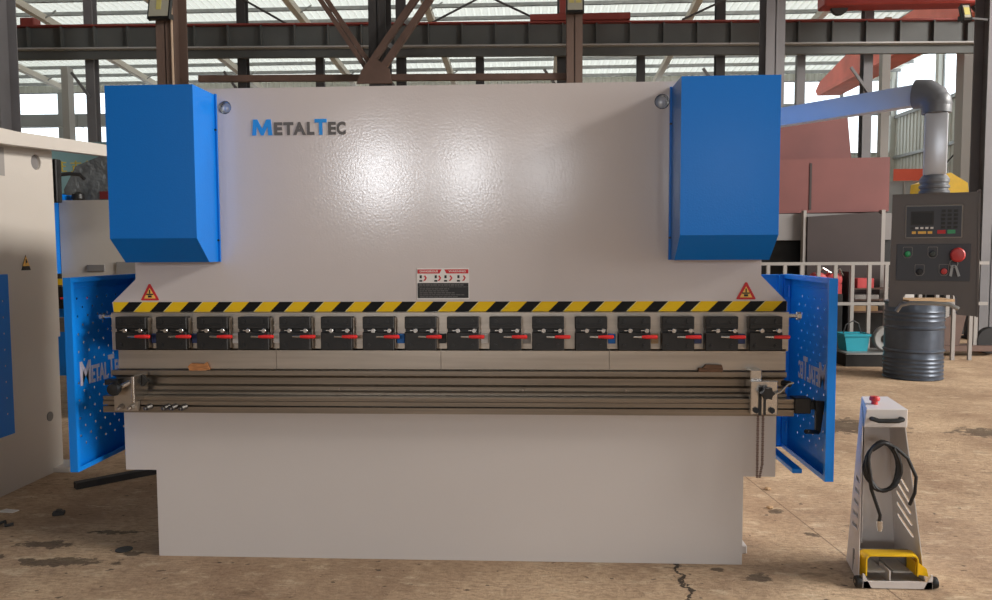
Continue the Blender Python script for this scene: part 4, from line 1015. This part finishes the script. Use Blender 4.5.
# right edge cabinet and pipes
o = thing('green_cabinet', 'dark green-grey cabinet at the right edge behind the drum', 'cabinet', (6.95, 7.4, 0))
MB().prism([(-.42, 0), (.5, 0), (.5, .95), (-.05, .95), (-.36, .72)], 'Y', -.3, .3).build('case', M['green_cab'], o, smooth=False)
MB().box(-.36, .4, -.31, -.302, .1, .66).build('door_panel', M['black'], o, smooth=False)
o = thing('hand_truck', 'dark trolley with two pale uprights and wheel behind the drum', 'trolley', (5.75, 7.3, 0))
MB().box(-.18, -.13, -.03, .03, .1, 1.3).box(.2, .25, -.03, .03, .1, 1.3).build('upright', M['rail_grey'], o, smooth=False)
MB().box(-.5, .45, -.15, .15, .07, .14).build('deck', M['strut'], o, smooth=False)
MB().lathe([(.05, -.04), (.17, -.04), (.19, 0), (.17, .04), (.05, .04)], (.42, 0, .2), 22, 'Y').build('wheel', M['black_plastic'], o)
MB().prism([(-.45, .14), (.0, .14), (.1, .62), (-.2, .5)], 'Y', -.05, .05).build('load', M['strut'], o, smooth=False)
o = MB().box(-1.6, 2.2, 0, .05, 0, 1.95).build('dark_partition', M['black'], None, (5.6, 9.9, 0), smooth=False); tag(o, 'dark partition behind the railing and control box', 'partition')
# far yellow machine and site boards
o = thing('yellow_excavator', 'orange-yellow machine glimpsed right of the collar of the control arm', 'machine', (9.7, 16, 0))
MB().box(-.5, .5, -.4, .4, 0, 2.2, .05).build('body', M['machine_grey'], o)
MB().prism([(-.5, 2.2), (.7, 2.2), (.6, 3.0), (.2, 3.25), (-.45, 3.0)], 'Y', -.3, .3).build('boom', M['yellow'], o, smooth=False)
MB().box(-.2, .1, -.32, -.3, 2.5, 2.8).box(.3, .5, -.32, -.3, 2.3, 2.7).build('dark_opening', M['ink'], o, smooth=False)
for x, m_, l in ((11.6, 'blue_ink', 'blue board on the far fence left of the control arm tube'), (12.75, 'orange', 'orange-red board on the far fence beside the blue one')):
    o = MB().box(-.5, .5, 0, .04, 0, .40).build('sign_board', M[m_], None, (x, 24, 3.75), smooth=False); tag(o, l, 'board')
FN = thing('pale_fence', 'pale paneled fence beneath the blue and orange boards', 'fence', (12.2, 24.1, 0))
MB().box(-2.4, 2.4, 0, .06, 0, 3.74).build('fence_panel', M['cladding_dark'], FN, smooth=False)
for k in range(6): MB().box(-2.4+k*.95-.04, -2.4+k*.95+.04, -.06, 0, 0, 3.74).build('fence_post', M['rail_grey'], FN, smooth=False)

# ================================================================== FLOOR CLUTTER
o = MB().box(-.03, .03, -.02, .02, 0, .022, .004).prism([(-.02, .022), (.02, .022), (.012, .03), (-.012, .03)], 'Y', -.015, .015).build('metal_clip', M['machine_grey'], None, (-2.66, .55, 0)); o.rotation_euler = (0, 0, .4)
tag(o, 'dark rounded metal clip on the floor left of the machine', 'metal scrap')
o = MB().tube([(-.05, -.02, .01), (0, .02, .02), (.03, -.02, .012), (.06, .0, .014)], .009, 6).build('bent_scrap', M['machine_grey'], None, (-2.85, .36, 0)); tag(o, 'small bent dark scrap on the floor near the left edge', 'metal scrap')
o = MB().prism([(-.05, -.02), (.05, -.03), (.06, .01), (-.03, .03)], 'Z', 0, .004).build('paper_scrap', M['white'], None, (-2.99, .60, 0), smooth=False); tag(o, 'small white paper scrap on the floor at the left edge', 'paper')
o = MB().bar((-2.85, 1.02, .02), (-2.25, 1.65, .02), .06, .04).build('steel_bar', M['machine_grey'], None, smooth=False); tag(o, 'dark steel bar lying on the floor under the left blue guard', 'steel bar')
o = MB().lathe([(.028, 0), (.04, .002), (.04, .006), (.028, .008)], (0, 0, 0), 20).build('washer', M['machine_grey'], None, (-2.02, .06, 0)); tag(o, 'dark round washer on the floor by the bed corner', 'washer')
for x, y, l in ((1.33, .80, 'pale pebble on the floor right of the bed'), (1.42, 1.15, 'small pebble farther back near the blue guard'), (2.2, 1.4, 'small pebble right of the blue guard')):
    o = MB().lathe([(.001, 0), (.016, .002), (.02, .008), (.012, .016), (.001, .018)], (0, 0, 0), 7).build('pebble', M['cardboard'], None, (x, y, 0)); tag(o, l, 'pebble')
